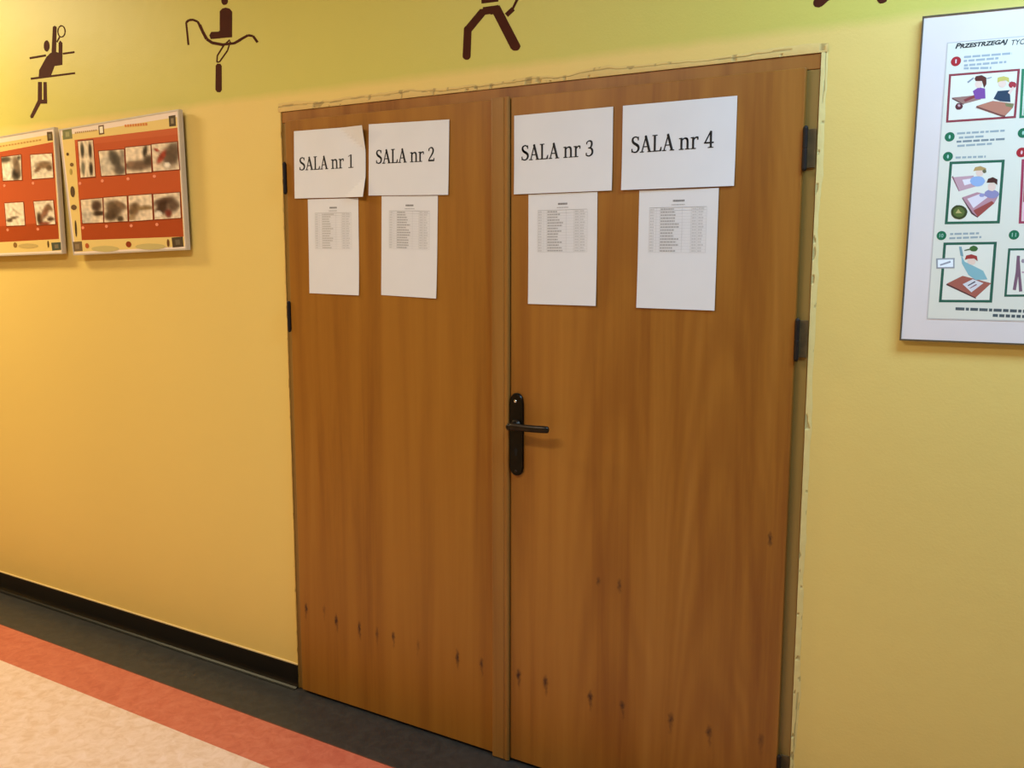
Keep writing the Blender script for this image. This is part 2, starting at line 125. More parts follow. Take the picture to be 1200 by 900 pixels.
class MB:
    def __init__(s): s.v, s.f, s.c = [], [], []

    def add(s, v, f, c=None):
        n = len(s.v)
        s.v += [tuple(q) for q in v]
        s.f += [tuple(i+n for i in g) for g in f]
        s.c += [c]*len(f)

    def box(s, x0, x1, y0, y1, z0, z1, bev=0.0):
        b = bev
        if b <= 0:
            v = [(x, y, z) for x in (x0, x1) for y in (y0, y1) for z in (z0, z1)]
            s.add(v, [(0, 1, 3, 2), (4, 6, 7, 5), (0, 4, 5, 1), (2, 3, 7, 6), (0, 2, 6, 4), (1, 5, 7, 3)])
            return
        bm = bmesh.new()
        bmesh.ops.create_cube(bm, size=1)
        for q in bm.verts:
            q.co = Vector(((x0+x1)/2+q.co.x*(x1-x0), (y0+y1)/2+q.co.y*(y1-y0), (z0+z1)/2+q.co.z*(z1-z0)))
        bmesh.ops.bevel(bm, geom=bm.edges[:], offset=b, segments=2, affect='EDGES', profile=0.5)
        bm.verts.index_update()
        s.add([q.co[:] for q in bm.verts], [[q.index for q in f.verts] for f in bm.faces])
        bm.free()

    def prism_y(s, pts, y0, y1, bev=0.0):
        """outline in x,z; front at y0 (towards the camera side), optional chamfer on the front edge"""
        n = len(pts)
        cx = sum(p[0] for p in pts)/n; cz = sum(p[1] for p in pts)/n
        def sh(p):
            d = math.hypot(p[0]-cx, p[1]-cz) or 1
            return (p[0]-(p[0]-cx)/d*bev, p[1]-(p[1]-cz)/d*bev)
        rings = [[(p[0], y1, p[1]) for p in pts]]
        if bev > 0:
            rings.append([(p[0], y0+bev, p[1]) for p in pts])
            rings.append([(sh(p)[0], y0, sh(p)[1]) for p in pts])
        else:
            rings.append([(p[0], y0, p[1]) for p in pts])
        v = [q for r in rings for q in r]
        f = []
        for k in range(len(rings)-1):
            for i in range(n):
                j = (i+1) % n
                f.append((k*n+i, k*n+j, (k+1)*n+j, (k+1)*n+i))
        f.append(tuple(range(n))); f.append(tuple(range(len(v)-n, len(v)))[::-1])
        s.add(v, f)

    def profile_z(s, prof, z0, z1):
        n = len(prof)
        v = [(x, y, z0) for x, y in prof]+[(x, y, z1) for x, y in prof]
        s.add(v, [(i, (i+1) % n, n+(i+1) % n, n+i) for i in range(n)]+[tuple(range(n))[::-1], tuple(range(n, 2*n))])

    def lathe(s, base, axis, rz, seg=16):
        """rz: list of (radius, distance along axis)"""
        a = Vector(axis).normalized()
        u = a.orthogonal().normalized(); w = a.cross(u)
        b = Vector(base)
        v = []
        for r, t in rz:
            for i in range(seg):
                th = 2*math.pi*i/seg
                v.append(b+a*t+(u*math.cos(th)+w*math.sin(th))*max(r, 1e-5))
        f = []
        for k in range(len(rz)-1):
            for i in range(seg):
                j = (i+1) % seg
                f.append((k*seg+i, k*seg+j, (k+1)*seg+j, (k+1)*seg+i))
        f.append(tuple(range(seg))[::-1]); f.append(tuple(range((len(rz)-1)*seg, len(rz)*seg)))
        s.add(v, f)

    def tube(s, pts, radii, seg=12, sq=1.0):
        n = len(pts); v = []
        P = [Vector(p) for p in pts]
        for k in range(n):
            t = (P[min(k+1, n-1)]-P[max(k-1, 0)]).normalized()
            w = Vector((0, 0, 1)); u = t.cross(w).normalized(); w = u.cross(t)
            for i in range(seg):
                th = 2*math.pi*i/seg
                v.append(P[k]+u*math.cos(th)*radii[k]*sq+w*math.sin(th)*radii[k])
        f = [(k*seg+i, k*seg+(i+1) % seg, (k+1)*seg+(i+1) % seg, (k+1)*seg+i) for k in range(n-1) for i in range(seg)]
        f += [tuple(range(seg))[::-1], tuple(range((n-1)*seg, n*seg))]
        s.add(v, f)

    def build(s, name, mat, parent=None, org=None, smooth=False, fix=True):
        c = s.c if any(q is not None for q in s.c) else None
        o = mk(name, s.v, s.f, mat, parent, org, colors=c, smooth=smooth)
        if fix:
            bm = bmesh.new(); bm.from_mesh(o.data)
            bmesh.ops.recalc_face_normals(bm, faces=bm.faces[:])
            bm.to_mesh(o.data); bm.free()
        return o


# ---------------------------------------------------------------- materials
def newmat(name):
    m = bpy.data.materials.new(name)
    m.use_nodes = True
    nt = m.node_tree
    b = nt.nodes['Principled BSDF']
    return m, nt, b


def N(nt, t, **kw):
    n = nt.nodes.new(t)
    for k, v in kw.items():
        if k in n.inputs.keys(): n.inputs[k].default_value = v
        else: setattr(n, k, v)
    return n


def L(nt, a, b): nt.links.new(a, b)


def mapping(nt, scale, loc=(0, 0, 0), src='Object'):
    tc = N(nt, 'ShaderNodeTexCoord')
    mp = N(nt, 'ShaderNodeMapping')
    mp.inputs['Scale'].default_value = scale
    mp.inputs['Location'].default_value = loc
    L(nt, tc.outputs[src], mp.inputs['Vector'])
    return mp.outputs['Vector']


def noise(nt, vec, scale=5.0, detail=3.0, rough=0.5, dist=0.0):
    n = N(nt, 'ShaderNodeTexNoise', Scale=scale, Detail=detail, Roughness=rough, Distortion=dist)
    if vec is not None: L(nt, vec, n.inputs['Vector'])
    return n.outputs['Fac']


def ramp(nt, fac, stops):
    r = N(nt, 'ShaderNodeValToRGB')
    e = r.color_ramp.elements
    while len(e) < len(stops): e.new(0.5)
    for q, (p, c) in zip(e, stops):
        q.position = p; q.color = c
    L(nt, fac, r.inputs['Fac'])
    return r.outputs['Color']


def mixc(nt, fac, a, b, mode='MIX'):
    m = N(nt, 'ShaderNodeMix', data_type='RGBA', blend_type=mode)
    for s, v in ((m.inputs[0], fac), (m.inputs[6], a), (m.inputs[7], b)):
        if hasattr(v, 'links'): L(nt, v, s)
        else: s.default_value = v
    return m.outputs[2]


def math_(nt, op, a, b=0.0, clamp=False):
    m = N(nt, 'ShaderNodeMath', operation=op, use_clamp=clamp)
    for s, v in ((m.inputs[0], a), (m.inputs[1], b)):
        if hasattr(v, 'links'): L(nt, v, s)
        else: s.default_value = v
    return m.outputs[0]


def bump(nt, bsdf, h, strength, dist=0.001):
    b = N(nt, 'ShaderNodeBump', Strength=strength, Distance=dist)
    L(nt, h, b.inputs['Height']); L(nt, b.outputs['Normal'], bsdf.inputs['Normal'])


def plain(name, col, rough=0.6, metal=0.0, var=0.06, scale=30.0, bmp=0.0, spec=0.5):
    m, nt, b = newmat(name)
    v = mapping(nt, (1, 1, 1))
    f = noise(nt, v, scale, 4)
    c = lin(col)
    lo = tuple(x*(1-var) for x in c[:3])+(1,); hi = tuple(min(1, x*(1+var)) for x in c[:3])+(1,)
    L(nt, ramp(nt, f, [(0.3, lo), (0.7, hi)]), b.inputs['Base Color'])
    b.inputs['Roughness'].default_value = rough
    b.inputs['Metallic'].default_value = metal
    b.inputs['Specular IOR Level'].default_value = spec
    if bmp: bump(nt, b, f, bmp)
    return m


def wall_paint(name, lower, upper, zsplit):
    m, nt, b = newmat(name)
    tc = N(nt, 'ShaderNodeTexCoord')
    sx = N(nt, 'ShaderNodeSeparateXYZ'); L(nt, tc.outputs['Object'], sx.inputs[0])
    wob = noise(nt, tc.outputs['Object'], 9.0, 3)
    z = math_(nt, 'ADD', sx.outputs['Z'], math_(nt, 'MULTIPLY', math_(nt, 'SUBTRACT', wob, 0.5), 0.020))
    f = math_(nt, 'MULTIPLY', math_(nt, 'SUBTRACT', z, zsplit-0.014), 36.0, True)
    big = noise(nt, tc.outputs['Object'], 1.3, 3)
    lo = mixc(nt, big, lin(lower), tuple(x*0.93 for x in lin(lower)[:3])+(1,))
    up = mixc(nt, big, lin(upper), tuple(x*0.94 for x in lin(upper)[:3])+(1,))
    L(nt, mixc(nt, f, lo, up), b.inputs['Base Color'])
    b.inputs['Roughness'].default_value = 0.5
    b.inputs['Specular IOR Level'].default_value = 0.35
    fine = noise(nt, tc.outputs['Object'], 160.0, 3)
    mid = noise(nt, tc.outputs['Object'], 14.0, 2)
    bump(nt, b, math_(nt, 'ADD', fine, math_(nt, 'MULTIPLY', mid, 3.0)), 0.25, 0.0012)
    return m


def wood(name, base, dark, light, stains=(), seed=0.0, cathedral=None):
    """vertical veneer grain; stains: (x, z, rx, rz) in local metres"""
    m, nt, b = newmat(name)
    tc = N(nt, 'ShaderNodeTexCoord')
    g = noise(nt, mapping(nt, (16, 16, 0.7), (seed, 0, 0)), 1.0, 5, 0.6, 0.3)
    col = ramp(nt, g, [(0.32, lin(dark)), (0.52, lin(base)), (0.72, lin(light))])
    fine = noise(nt, mapping(nt, (240, 240, 5), (seed, 0, 0)), 1.0, 3, 0.6)
    col = mixc(nt, math_(nt, 'MULTIPLY', fine, 0.22), col, lin(dark))
    # broad flitch-to-flitch bands
    band = noise(nt, mapping(nt, (5.5, 5.5, 0.12), (seed*3, 0, 0)), 1.0, 1, 0.3)
    col = mixc(nt, ramp(nt, band, [(0.42, (0, 0, 0, 1)), (0.6, (0.45, 0.45, 0.45, 1))]), col, lin(light))
    if cathedral:                       # flame figure: stacked arches whose tips point up
        sx = N(nt, 'ShaderNodeSeparateXYZ'); L(nt, tc.outputs['Object'], sx.inputs[0])
        wob = noise(nt, mapping(nt, (7, 7, 1.4), (seed, 2, 0)), 1.0, 2, 0.5)
        for xc, kk, per, wd in cathedral:
            dx_ = math_(nt, 'ADD', math_(nt, 'SUBTRACT', sx.outputs['X'], xc), math_(nt, 'MULTIPLY', math_(nt, 'SUBTRACT', wob, 0.5), 0.10))
            d2 = math_(nt, 'MULTIPLY', dx_, dx_)
            s_ = math_(nt, 'ADD', math_(nt, 'ADD', sx.outputs['Z'], math_(nt, 'MULTIPLY', d2, kk)), math_(nt, 'MULTIPLY', wob, 0.5))
            w_ = math_(nt, 'SINE', math_(nt, 'MULTIPLY', s_, 6.283/per))
            w_ = math_(nt, 'ADD', math_(nt, 'MULTIPLY', w_, 0.5), 0.5)
            fade = math_(nt, 'SUBTRACT', 1.0, math_(nt, 'MULTIPLY', d2, 1.0/wd**2), True)
            col = mixc(nt, math_(nt, 'MULTIPLY', math_(nt, 'MULTIPLY', w_, fade), 0.42), col, lin(dark))
    if stains:
        ns = N(nt, 'ShaderNodeTexNoise', Scale=90.0, Detail=2.0)
        L(nt, tc.outputs['Object'], ns.inputs['Vector'])
        off = N(nt, 'ShaderNodeVectorMath', operation='SUBTRACT'); off.inputs[1].default_value = (0.5, 0.5, 0.5)
        L(nt, ns.outputs['Color'], off.inputs[0])
        sc = N(nt, 'ShaderNodeVectorMath', operation='SCALE'); sc.inputs['Scale'].default_value = 0.014
        L(nt, off.outputs[0], sc.inputs[0])
        ad = N(nt, 'ShaderNodeVectorMath', operation='ADD')
        L(nt, tc.outputs['Object'], ad.inputs[0]); L(nt, sc.outputs[0], ad.inputs[1])
        tot = None
        for (x, z, rx, rz, k) in stains:
            mp = N(nt, 'ShaderNodeMapping', vector_type='POINT')
            mp.inputs['Scale'].default_value = (1/rx, 0, 1/rz)
            mp.inputs['Location'].default_value = (-x/rx, 0, -z/rz)
            L(nt, ad.outputs[0], mp.inputs['Vector'])
            ln = N(nt, 'ShaderNodeVectorMath', operation='LENGTH'); L(nt, mp.outputs[0], ln.inputs[0])
            v = math_(nt, 'MULTIPLY', math_(nt, 'SUBTRACT', 1.0, ln.outputs['Value'], True), k*1.25, True)
            tot = v if tot is None else math_(nt, 'MAXIMUM', tot, v)
        col = mixc(nt, tot, col, lin('351406'))
    L(nt, col, b.inputs['Base Color'])
    b.inputs['Roughness'].default_value = 0.42
    b.inputs['Specular IOR Level'].default_value = 0.4
    bump(nt, b, fine, 0.08, 0.0006)
    return m


def lino(name, base, fleck1, fleck2, rough=0.35):
    m, nt, b = newmat(name)
    v = mapping(nt, (1, 1, 1))
    a = noise(nt, v, 26.0, 6, 0.65, 0.8)
    c = noise(nt, mapping(nt, (1, 3, 1), (4, 2, 0)), 40.0, 5, 0.6, 1.2)
    col = ramp(nt, a, [(0.35, lin(fleck1)), (0.5, lin(base)), (0.66, lin(fleck2))])
    col = mixc(nt, math_(nt, 'MULTIPLY', c, 0.35), col, lin(base))
    L(nt, col, b.inputs['Base Color'])
    b.inputs['Roughness'].default_value = rough
    bump(nt, b, noise(nt, v, 220.0, 2), 0.06, 0.0005)
    return m


def ink(name='printed_ink', rough=0.55, spec=0.3):
    m, nt, b = newmat(name)
    a = N(nt, 'ShaderNodeVertexColor', layer_name='print')
    L(nt, a.outputs['Color'], b.inputs['Base Color'])
    b.inputs['Roughness'].default_value = rough
    b.inputs['Specular IOR Level'].default_value = spec
    return m


def plaster_mat():
    m, nt, b = newmat('painted_plaster_filler')
    a = N(nt, 'ShaderNodeVertexColor', layer_name='print')
    v = mapping(nt, (1, 1, 1))
    f = noise(nt, v, 60.0, 4)
    L(nt, mixc(nt, math_(nt, 'MULTIPLY', f, 0.16), a.outputs['Color'], lin('a89458')), b.inputs['Base Color'])
    b.inputs['Roughness'].default_value = 0.7
    bump(nt, b, noise(nt, v, 120.0, 4), 0.5, 0.001)
    return m


STL = [(-1.008, 0.307, 1), (-0.872, 0.293, 1), (-0.925, 0.318, .4), (-0.772, 0.288, .95), (-0.697, .286, .6), (-0.629, 0.291, .8), (-0.53, 0.285, .35), (-0.379, 0.28, .9), (-0.291, 0.28, .75)]
STR = [(-0.16, 0.277, 1), (-0.069, 0.278, .9), (0.076, 0.269, .9), (0.174, 0.27, .8), (0.317, 0.269, .75), (0.424, 0.263, .7), (0.561, 0.281, .5), (0.096, 0.612, .6), (0.16, 0.612, .6), (0.564, 0.808, .8)]
ORG1 = (-1.037, -0.015, 0.0)
ORG2 = (0.603, -0.015, 0.0)
rs = random.Random(3)
st1 = [(x-ORG1[0], z, .0085, .020+rs.random()*.014, k) for x, z, k in STL]+[(x-ORG1[0]+rs.uniform(-.004, .004), z-.018, .005, .03, k*.5) for x, z, k in STL]
st2 = [(x-ORG2[0], z, .0105 if z < .5 else .007, .016+rs.random()*.012, k) for x, z, k in STR]+[(x-ORG2[0]+rs.uniform(-.004, .004), z-.02, .006, .028, k*.5) for x, z, k in STR if z < .5]

WALL_LO, WALL_UP = (227, 195, 109), (201, 187, 87)
m_wall = wall_paint('two_tone_wall_paint', WALL_LO, WALL_UP, 2.012)
m_side = wall_paint('side_wall_paint', WALL_LO, WALL_UP, 2.012)
m_front = wall_paint('opposite_wall_paint', (176, 146, 88), (170, 156, 84), 2.012)
m_ceil = plain('ceiling_paint', 'e6e2d6', 0.8)
m_leaf1 = wood('veneer_left_leaf', (150, 95, 24), (131, 78, 16), (160, 105, 32), st1, 2.0)
m_leaf2 = wood('veneer_right_leaf', (152, 96, 28), (128, 73, 16), (164, 108, 39), st2, 7.3, cathedral=((-0.175, 60.0, 0.30, 0.17), (-0.47, 45.0, 0.42, 0.14)))
m_frame = wood('door_frame_wood', (140, 104, 46), (120, 86, 36), (150, 116, 56), (), 5.1)
m_head = wood('door_head_wood', (151, 94, 32), (128, 73, 22), (161, 105, 42), (), 9.1)
m_strip = wood('strip_wood', (146, 98, 38), (124, 78, 26), (156, 108, 48), (), 3.3)
m_dark = plain('blackened_bronze', '1c1812', 0.34, 0.75, 0.2, 60)
m_lever = plain('dark_bronze_lever', '2a2015', 0.36, 0.7, 0.2, 60)
m_hinge = plain('dark_hinge_steel', '1e120a', 0.6, 0.0, 0.25, 60, 0.0, 0.25)
m_hplate = plain('olive_hinge_plate', '5e4628', 0.6, 0.0, 0.2, 60, 0.0, 0.2)
m_screw = plain('bright_screw', 'e8e8e4', 0.15, 1.0, 0.02)
m_base = plain('black_rubber_skirting', '0a0806', 0.42, 0.0, 0.15, 12, 0.1, 0.3)
m_paleline = plain('pale_edge_line', 'e2c88e', 0.55, 0.0, 0.05, 20)
m_cream = lino('cream_linoleum', (218, 187, 164), (206, 170, 141), (226, 198, 182))
m_red = lino('red_linoleum', (188, 97, 73), (176, 84, 63), (197, 109, 84))
m_grey = lino('charcoal_linoleum', '2a2826', '201f1e', '34322e', 0.45)
m_seamshade = plain('seam_shadow_brown', '5a3222', 0.5)  # the seam's shadow line is put into this brown
m_paper = plain('white_paper', 'dcd8d6', 0.75, 0.0, 0.02, 8, 0.05, 0.2)
m_ink = ink()
m_gloss = ink('laminated_print', 0.3, 0.5)
m_vinyl = plain('brown_wall_paint_figure', '451c0a', 0.8, 0.0, 0.08, 40, 0.0, 0.15)
m_alu = plain('pale_poster_frame', 'cfc4b4', 0.35, 0.3, 0.04, 20)
m_edgeshade = plain('board_edge_shade', '54452c', 0.6)  # dark brown paints the thin shadow round the board's rim
m_backing = plain('board_backing', '8a7454', 0.8)
m_foam = plain('white_foam_board', (224, 210, 203), 0.42, 0.0, 0.03, 5, 0.25, 0.4)
m_plaster = plaster_mat()
m_lampbody = plain('lamp_housing', 'e8e6e0', 0.5)
m_diff = plain('lamp_diffuser', 'f4f4f0', 0.4)
_b = m_diff.node_tree.nodes['Principled BSDF']
_b.inputs['Emission Color'].default_value = (1, 0.97, 0.9, 1); _b.inputs['Emission Strength'].default_value = 1.5

# ---------------------------------------------------------------- the room
X0, X1, Y1, H = -7.0, 4.2, -3.1, 3.0
OX0, OX1, OZ = -1.067, 0.633, 1.957          # opening in the wall
w = MB()
w.box(X0, OX0, 0, 0.14, 0, H); w.box(OX1, X1, 0, 0.14, 0, H); w.box(OX0, OX1, 0, 0.14, OZ, H)
tag(w.build('wall_back', m_wall), 'two-tone yellow wall, orange-yellow below and lime-yellow above, around the double door', 'wall', kind='structure')
w = MB(); w.box(X0-.12, X0, Y1, 0.14, 0, H)
tag(w.build('wall_left', m_side), 'yellow end wall far down the corridor to the left', 'wall', kind='structure')
w = MB(); w.box(X0-.12, X1+.12, Y1-.12, Y1, 0, H)
tag(w.build('wall_front', m_front), 'yellow corridor wall opposite the door, behind the camera', 'wall', kind='structure')
w = MB()
w.box(X1, X1+.12, Y1, 0.14, 0, 0.9); w.box(X1, X1+.12, Y1, 0.14, 2.5, H)
w.box(X1, X1+.12, Y1, -2.5, 0.9, 2.5); w.box(X1, X1+.12, -0.7, 0.14, 0.9, 2.5)
tag(w.build('wall_right', m_side), 'yellow end wall with the window on the right', 'wall', kind='structure')
w = MB()
for a in ((-2.5, -2.44), (-1.63, -1.57), (-0.76, -0.70)): w.box(X1+.02, X1+.08, a[0], a[1], 0.9, 2.5)
for a in ((0.9, 0.96), (2.44, 2.5)): w.box(X1+.02, X1+.08, -2.5, -0.7, a[0], a[1])
tag(w.build('window_1', m_lampbody), 'white framed window in the right end wall', 'window', kind='structure')
w = MB(); w.box(X0-.12, X1+.12, Y1-.12, 0.14, H, H+.1)
tag(w.build('ceiling', m_ceil), 'off-white corridor ceiling', 'ceiling', kind='structure')
w = MB(); w.box(X0-.12, X1+.12, Y1-.12, -0.4245, -0.1, 0)
fl = tag(w.build('floor', m_cream), 'cream marbled linoleum floor', 'floor', kind='structure')
w = MB(); w.box(X0-.12, X1+.12, -0.4245, -0.2325, -0.1, 0)
tag(w.build('trim_1', m_red), 'terracotta red linoleum band along the corridor floor', 'floor band', kind='structure')
w = MB(); w.box(X0-.12, X1+.12, -0.2285, 0.16, -0.1, 0)
tag(w.build('trim_2', m_grey), 'charcoal linoleum band next to the wall and door', 'floor band', kind='structure')
w = MB(); w.box(X0-.12, X1+.12, -0.2325, -0.2285, -0.1, 0.0006)
tag(w.build('trim_3', m_seamshade), 'thin weld seam coloured as a brown shadow line between red and charcoal floor bands', 'floor seam', kind='structure')


def skirting(name, xa, xb, label):
    prof = [(0.0, 0.0835), (-0.0035, 0.0835), (-0.0050, 0.080), (-0.0050, 0.022), (-0.0065, 0.013), (-0.0105, 0.006), (-0.0170, 0.0022), (-0.0260, 0.0008), (-0.0260, 0.0), (0.0, 0.0)]
    n = len(prof); m = MB()
    k = 40; V = []
    for i in range(k+1):
        x = xa+(xb-xa)*i/k
        wv = 0.0012*mnoise.noise(Vector((x*3.1, 0, 0)))
        V += [(x, y+(wv if y < 0 else 0), z) for y, z in prof]
    F = [(i*n+j, i*n+(j+1) % n, (i+1)*n+(j+1) % n, (i+1)*n+j) for i in range(k) for j in range(n)]
    F += [tuple(range(n)), tuple(range(k*n, k*n+n))[::-1]]
    m.add(V, F)
    o = tag(m.build(name, m_base), label, 'skirting board', kind='structure')
    s = MB(); s.box(xa, xb, -0.0034, 0.0, 0.0835, 0.0880)
    s.build('pale_line', m_paleline, o)  # thin pale strip along the top of the skirting
    return o


skirting('baseboard_left', X0, OX0-0.001, 'black rubber skirting along the wall left of the door')
skirting('baseboard_right', 0.668, X1, 'black rubber skirting along the wall right of the door')

# chipped plaster filler round the door frame ------------------------------------------------
wl_lo = lin('d3aa60')


def filler_strip(name, path0, direction, side, length, width, parent, seed, colA, colB, crack):
    """grid strip hugging the frame: direction of run, side = outward direction (2d in x,z)"""
    nu = int(length/0.005); nv = 9
    V, C = [], []
    for i in range(nu+1):
        t = i/nu*length
        wd = width*(0.75+0.5*(mnoise.noise(Vector((t*6, seed, 0)))+0.3*mnoise.noise(Vector((t*30, seed, 2)))))
        ck = crack*(0.5+0.5*mnoise.noise(Vector((t*2.2, seed+4, 0)))) > 0.3*1.0
        cp_ = 0.62+0.22*mnoise.noise(Vector((t*9, seed+9, 0)))
        for j in range(nv+1):
            s = j/nv
            x = path0[0]+direction[0]*t+side[0]*wd*s
            z = path0[1]+direction[1]*t+side[1]*wd*s
            nz = mnoise.noise(Vector((x*45, seed, z*45)))
            h = 0.0024*(1-s**2)+0.0010*nz*(1-s)
            c = [a*(1-.5*s)+b*.5*s for a, b in zip(lin(colA), lin(colB))]
            pit = mnoise.noise(Vector((x*70+5, seed, z*38)))
            if pit > 0.42 and 0.1 < s < .95:
                h -= 0.0022; c = [q*0.62 for q in c]
            if ck and abs(s-cp_) < 0.075:
                h = 0.0004; c = [q*(0.60+.25*mnoise.noise(Vector((t*25, 3, seed)))) for q in c]
            if j == nv: h = 0.0
            h = max(h, 0.0)
            V.append((x, -h-0.0002, z)); C.append(tuple(c[:3])+(1,))
    m = nv+1
    F = [(i*m+j, (i+1)*m+j, (i+1)*m+j+1, i*m+j+1) for i in range(nu) for j in range(nv)]
    o = mk(name, V, F, m_plaster, parent, vcol=C)
    return o


t4 = thing('trim_4', 'rough chipped plaster filler edge around the wooden door frame', 'plaster edge', (OX1, 0, 0), kind='structure')
filler_strip('plaster_edge', (OX1, 0.0), (0, 1), (1, 0), OZ, 0.018, t4, 1.0, 'dec57e', 'dfc270', 0.55)
filler_strip('plaster_edge', (OX0-.012, OZ), (1, 0), (0, 1), OX1-OX0+0.026, 0.027, t4, 5.5, 'd4ac62', 'dcbe6c', 1.3)
filler_strip('plaster_edge', (OX0, 0.0), (0, 1), (-1, 0), OZ, 0.008, t4, 8.2, 'd0a656', 'dcbc6a', 0.6)

# ---------------------------------------------------------------- door frame and leaves
t5 = thing('trim_5', 'olive-brown wooden door frame around both leaves', 'door frame', ((OX0+OX1)/2, 0, 0), kind='structure')
for xa, xb, xs in ((OX0, OX0+.042, 1), (OX1-.042, OX1, -1)):
    j = MB()
    j.box(xa+.0005, xb-.0005, 0.0005, 0.12, 0.001, 1.9210, 0.002)
    stop = (xb-.002, xb+.014) if xs > 0 else (xa-.014, xa+.002)
    j.box(stop[0], stop[1], 0.032, 0.12, 0.001, 1.915)
    j.build('jamb', m_frame, t5)
j = MB()
j.box(OX0+.0005, OX1-.0005, 0.0, 0.12, 1.9215, OZ-.0005, 0.002)
j.box(OX0+.042, OX1-.042, 0.032, 0.12, 1.902, 1.9235)
j.build('head_rail', m_head, t5)


def leaf_panel(xa, xb, mat, parent, hinge_side):
    p = MB()
    p.box(xa, xb, -0.015, -0.0012, 0.008, 1.925, 0.0018)
    a = xa+.013 if hinge_side < 0 else xa+.002
    b = xb-.013 if hinge_side > 0 else xb-.002
    p.box(a, b, -0.0013, 0.028, 0.008, 1.914)
    return p.build('leaf_panel', mat, parent)


def hinge(x, z, parent, side):
    h = MB()
    h.lathe((x, -0.0180, z-.046), (0, 0, 1), [(.0030, -.005), (.0050, -.002), (.0058, 0), (.0058, .0435), (.0050, .0445), (.0050, .0465), (.0058, .0475), (.0058, .092), (.0050, .094), (.0030, .097)], 14)
    o = h.build('hinge', m_hinge, parent, smooth=False)
    f = MB()
    f.box(min(x, x+side*.020), max(x, x+side*.020), -0.0036, 0.0004, z-.043, z+.045, .0008)
    f.box(min(x, x+side*.003), max(x, x+side*.003), -0.0175, -0.0004, z-.043, z+.045)
    f.build('hinge_plate', m_hplate, o)
    return o


d1 = thing('door_1', 'left wooden door leaf with a cover strip, room signs 1 and 2 on it', 'door', ORG1, kind='structure')
leaf_panel(-1.037, -0.1925, m_leaf1, d1, -1)
s = MB()
prof = [(-.2490, -.0148), (-.2490, -.0195), (-.2470, -.0225), (-.2430, -.0238), (-.2080, -.0238), (-.2050, -.0222), (-.2030, -.0222), (-.2000, -.0250), (-.1950, -.0258), (-.1905, -.0245), (-.1890, -.0210), (-.1890, -.0165), (-.1905, -.0155), (-.1930, -.0148)]
s.profile_z(prof, 0.003, 1.927)
s.build('cover_strip', m_strip, d1)
for z in (1.746, 1.301): hinge(-1.0425, z, d1, -1)

d2 = thing('door_2', 'right wooden door leaf with dark lever handle, room signs 3 and 4 on it', 'door', ORG2, kind='structure')
leaf_panel(-0.1885, 0.603, m_leaf2, d2, 1)
for z in (1.744, 1.303, 0.205): hinge(0.6090, z, d2, 1)

# handle
PX = -0.1655
pts = []
hw = 0.0215
for k in range(13):
    a = math.pi*k/12
    pts.append((PX+hw*.92*math.cos(a), 1.0955+0.020*math.sin(a)))
pts = [(PX+hw, 1.086)]+pts+[(PX-hw, 1.086), (PX-hw, .900)]
pts += [(PX+hw*.92*math.cos(a), .8955+0.018*math.sin(a)) for a in [math.pi+math.pi*k/12 for k in range(13)]]
pts += [(PX+hw, .900)]
hp = MB(); hp.prism_y(pts, -0.0235, -0.015, 0.003)
plate = hp.build('handle_plate', m_dark, d2)
scw = MB(); scw.lathe((PX-.002, -0.0232, 1.0925), (0, -1, 0), [(.0046, 0), (.0046, .001), (.0030, .0022), (.0004, .0026)], 14)
tag(scw.build('screw', m_screw, plate, smooth=True), 'bright screw head near the top of the dark plate')
scw = MB(); scw.lathe((PX, -0.0232, .8905), (0, -1, 0), [(.0042, 0), (.0042, .001), (.0030, .0018), (.0004, .002)], 14)
scw.build('screw', m_hinge, plate, smooth=True)
kh = MB()
kp = [(PX+.0055*math.cos(a), .9515+.0055*math.sin(a)) for a in [(-.28+1.56*k/12)*math.pi for k in range(13)]]+[(PX-.0028, .936), (PX+.0028, .936)]
kh.prism_y(kp, -0.0238, -0.0232)
kh.build('keyhole', plain('keyhole_black', '050505', 0.9), plate)
lv = MB()
lv.lathe((PX, -0.0225, 1.0245), (0, -1, 0), [(.0165, 0), (.0165, .003), (.0125, .006), (.0095, .010), (.0090, .030), (.0100, .036), (.0090, .0415), (.0040, .0435)], 20)
lv.tube([(PX-.004, -.0570, 1.0250), (PX+.012, -.0575, 1.0255), (PX+.030, -.0590, 1.0262), (PX+.055, -.0610, 1.0265), (PX+.085, -.0605, 1.0270), (PX+.112, -.0570, 1.0275), (PX+.122, -.0545, 1.0275), (PX+.1245, -.0535, 1.0275)],
        [.0110, .0112, .0104, .0100, .0100, .0102, .0092, .0045], 14, 0.72)
lv.build('lever', m_lever, d2, smooth=True)


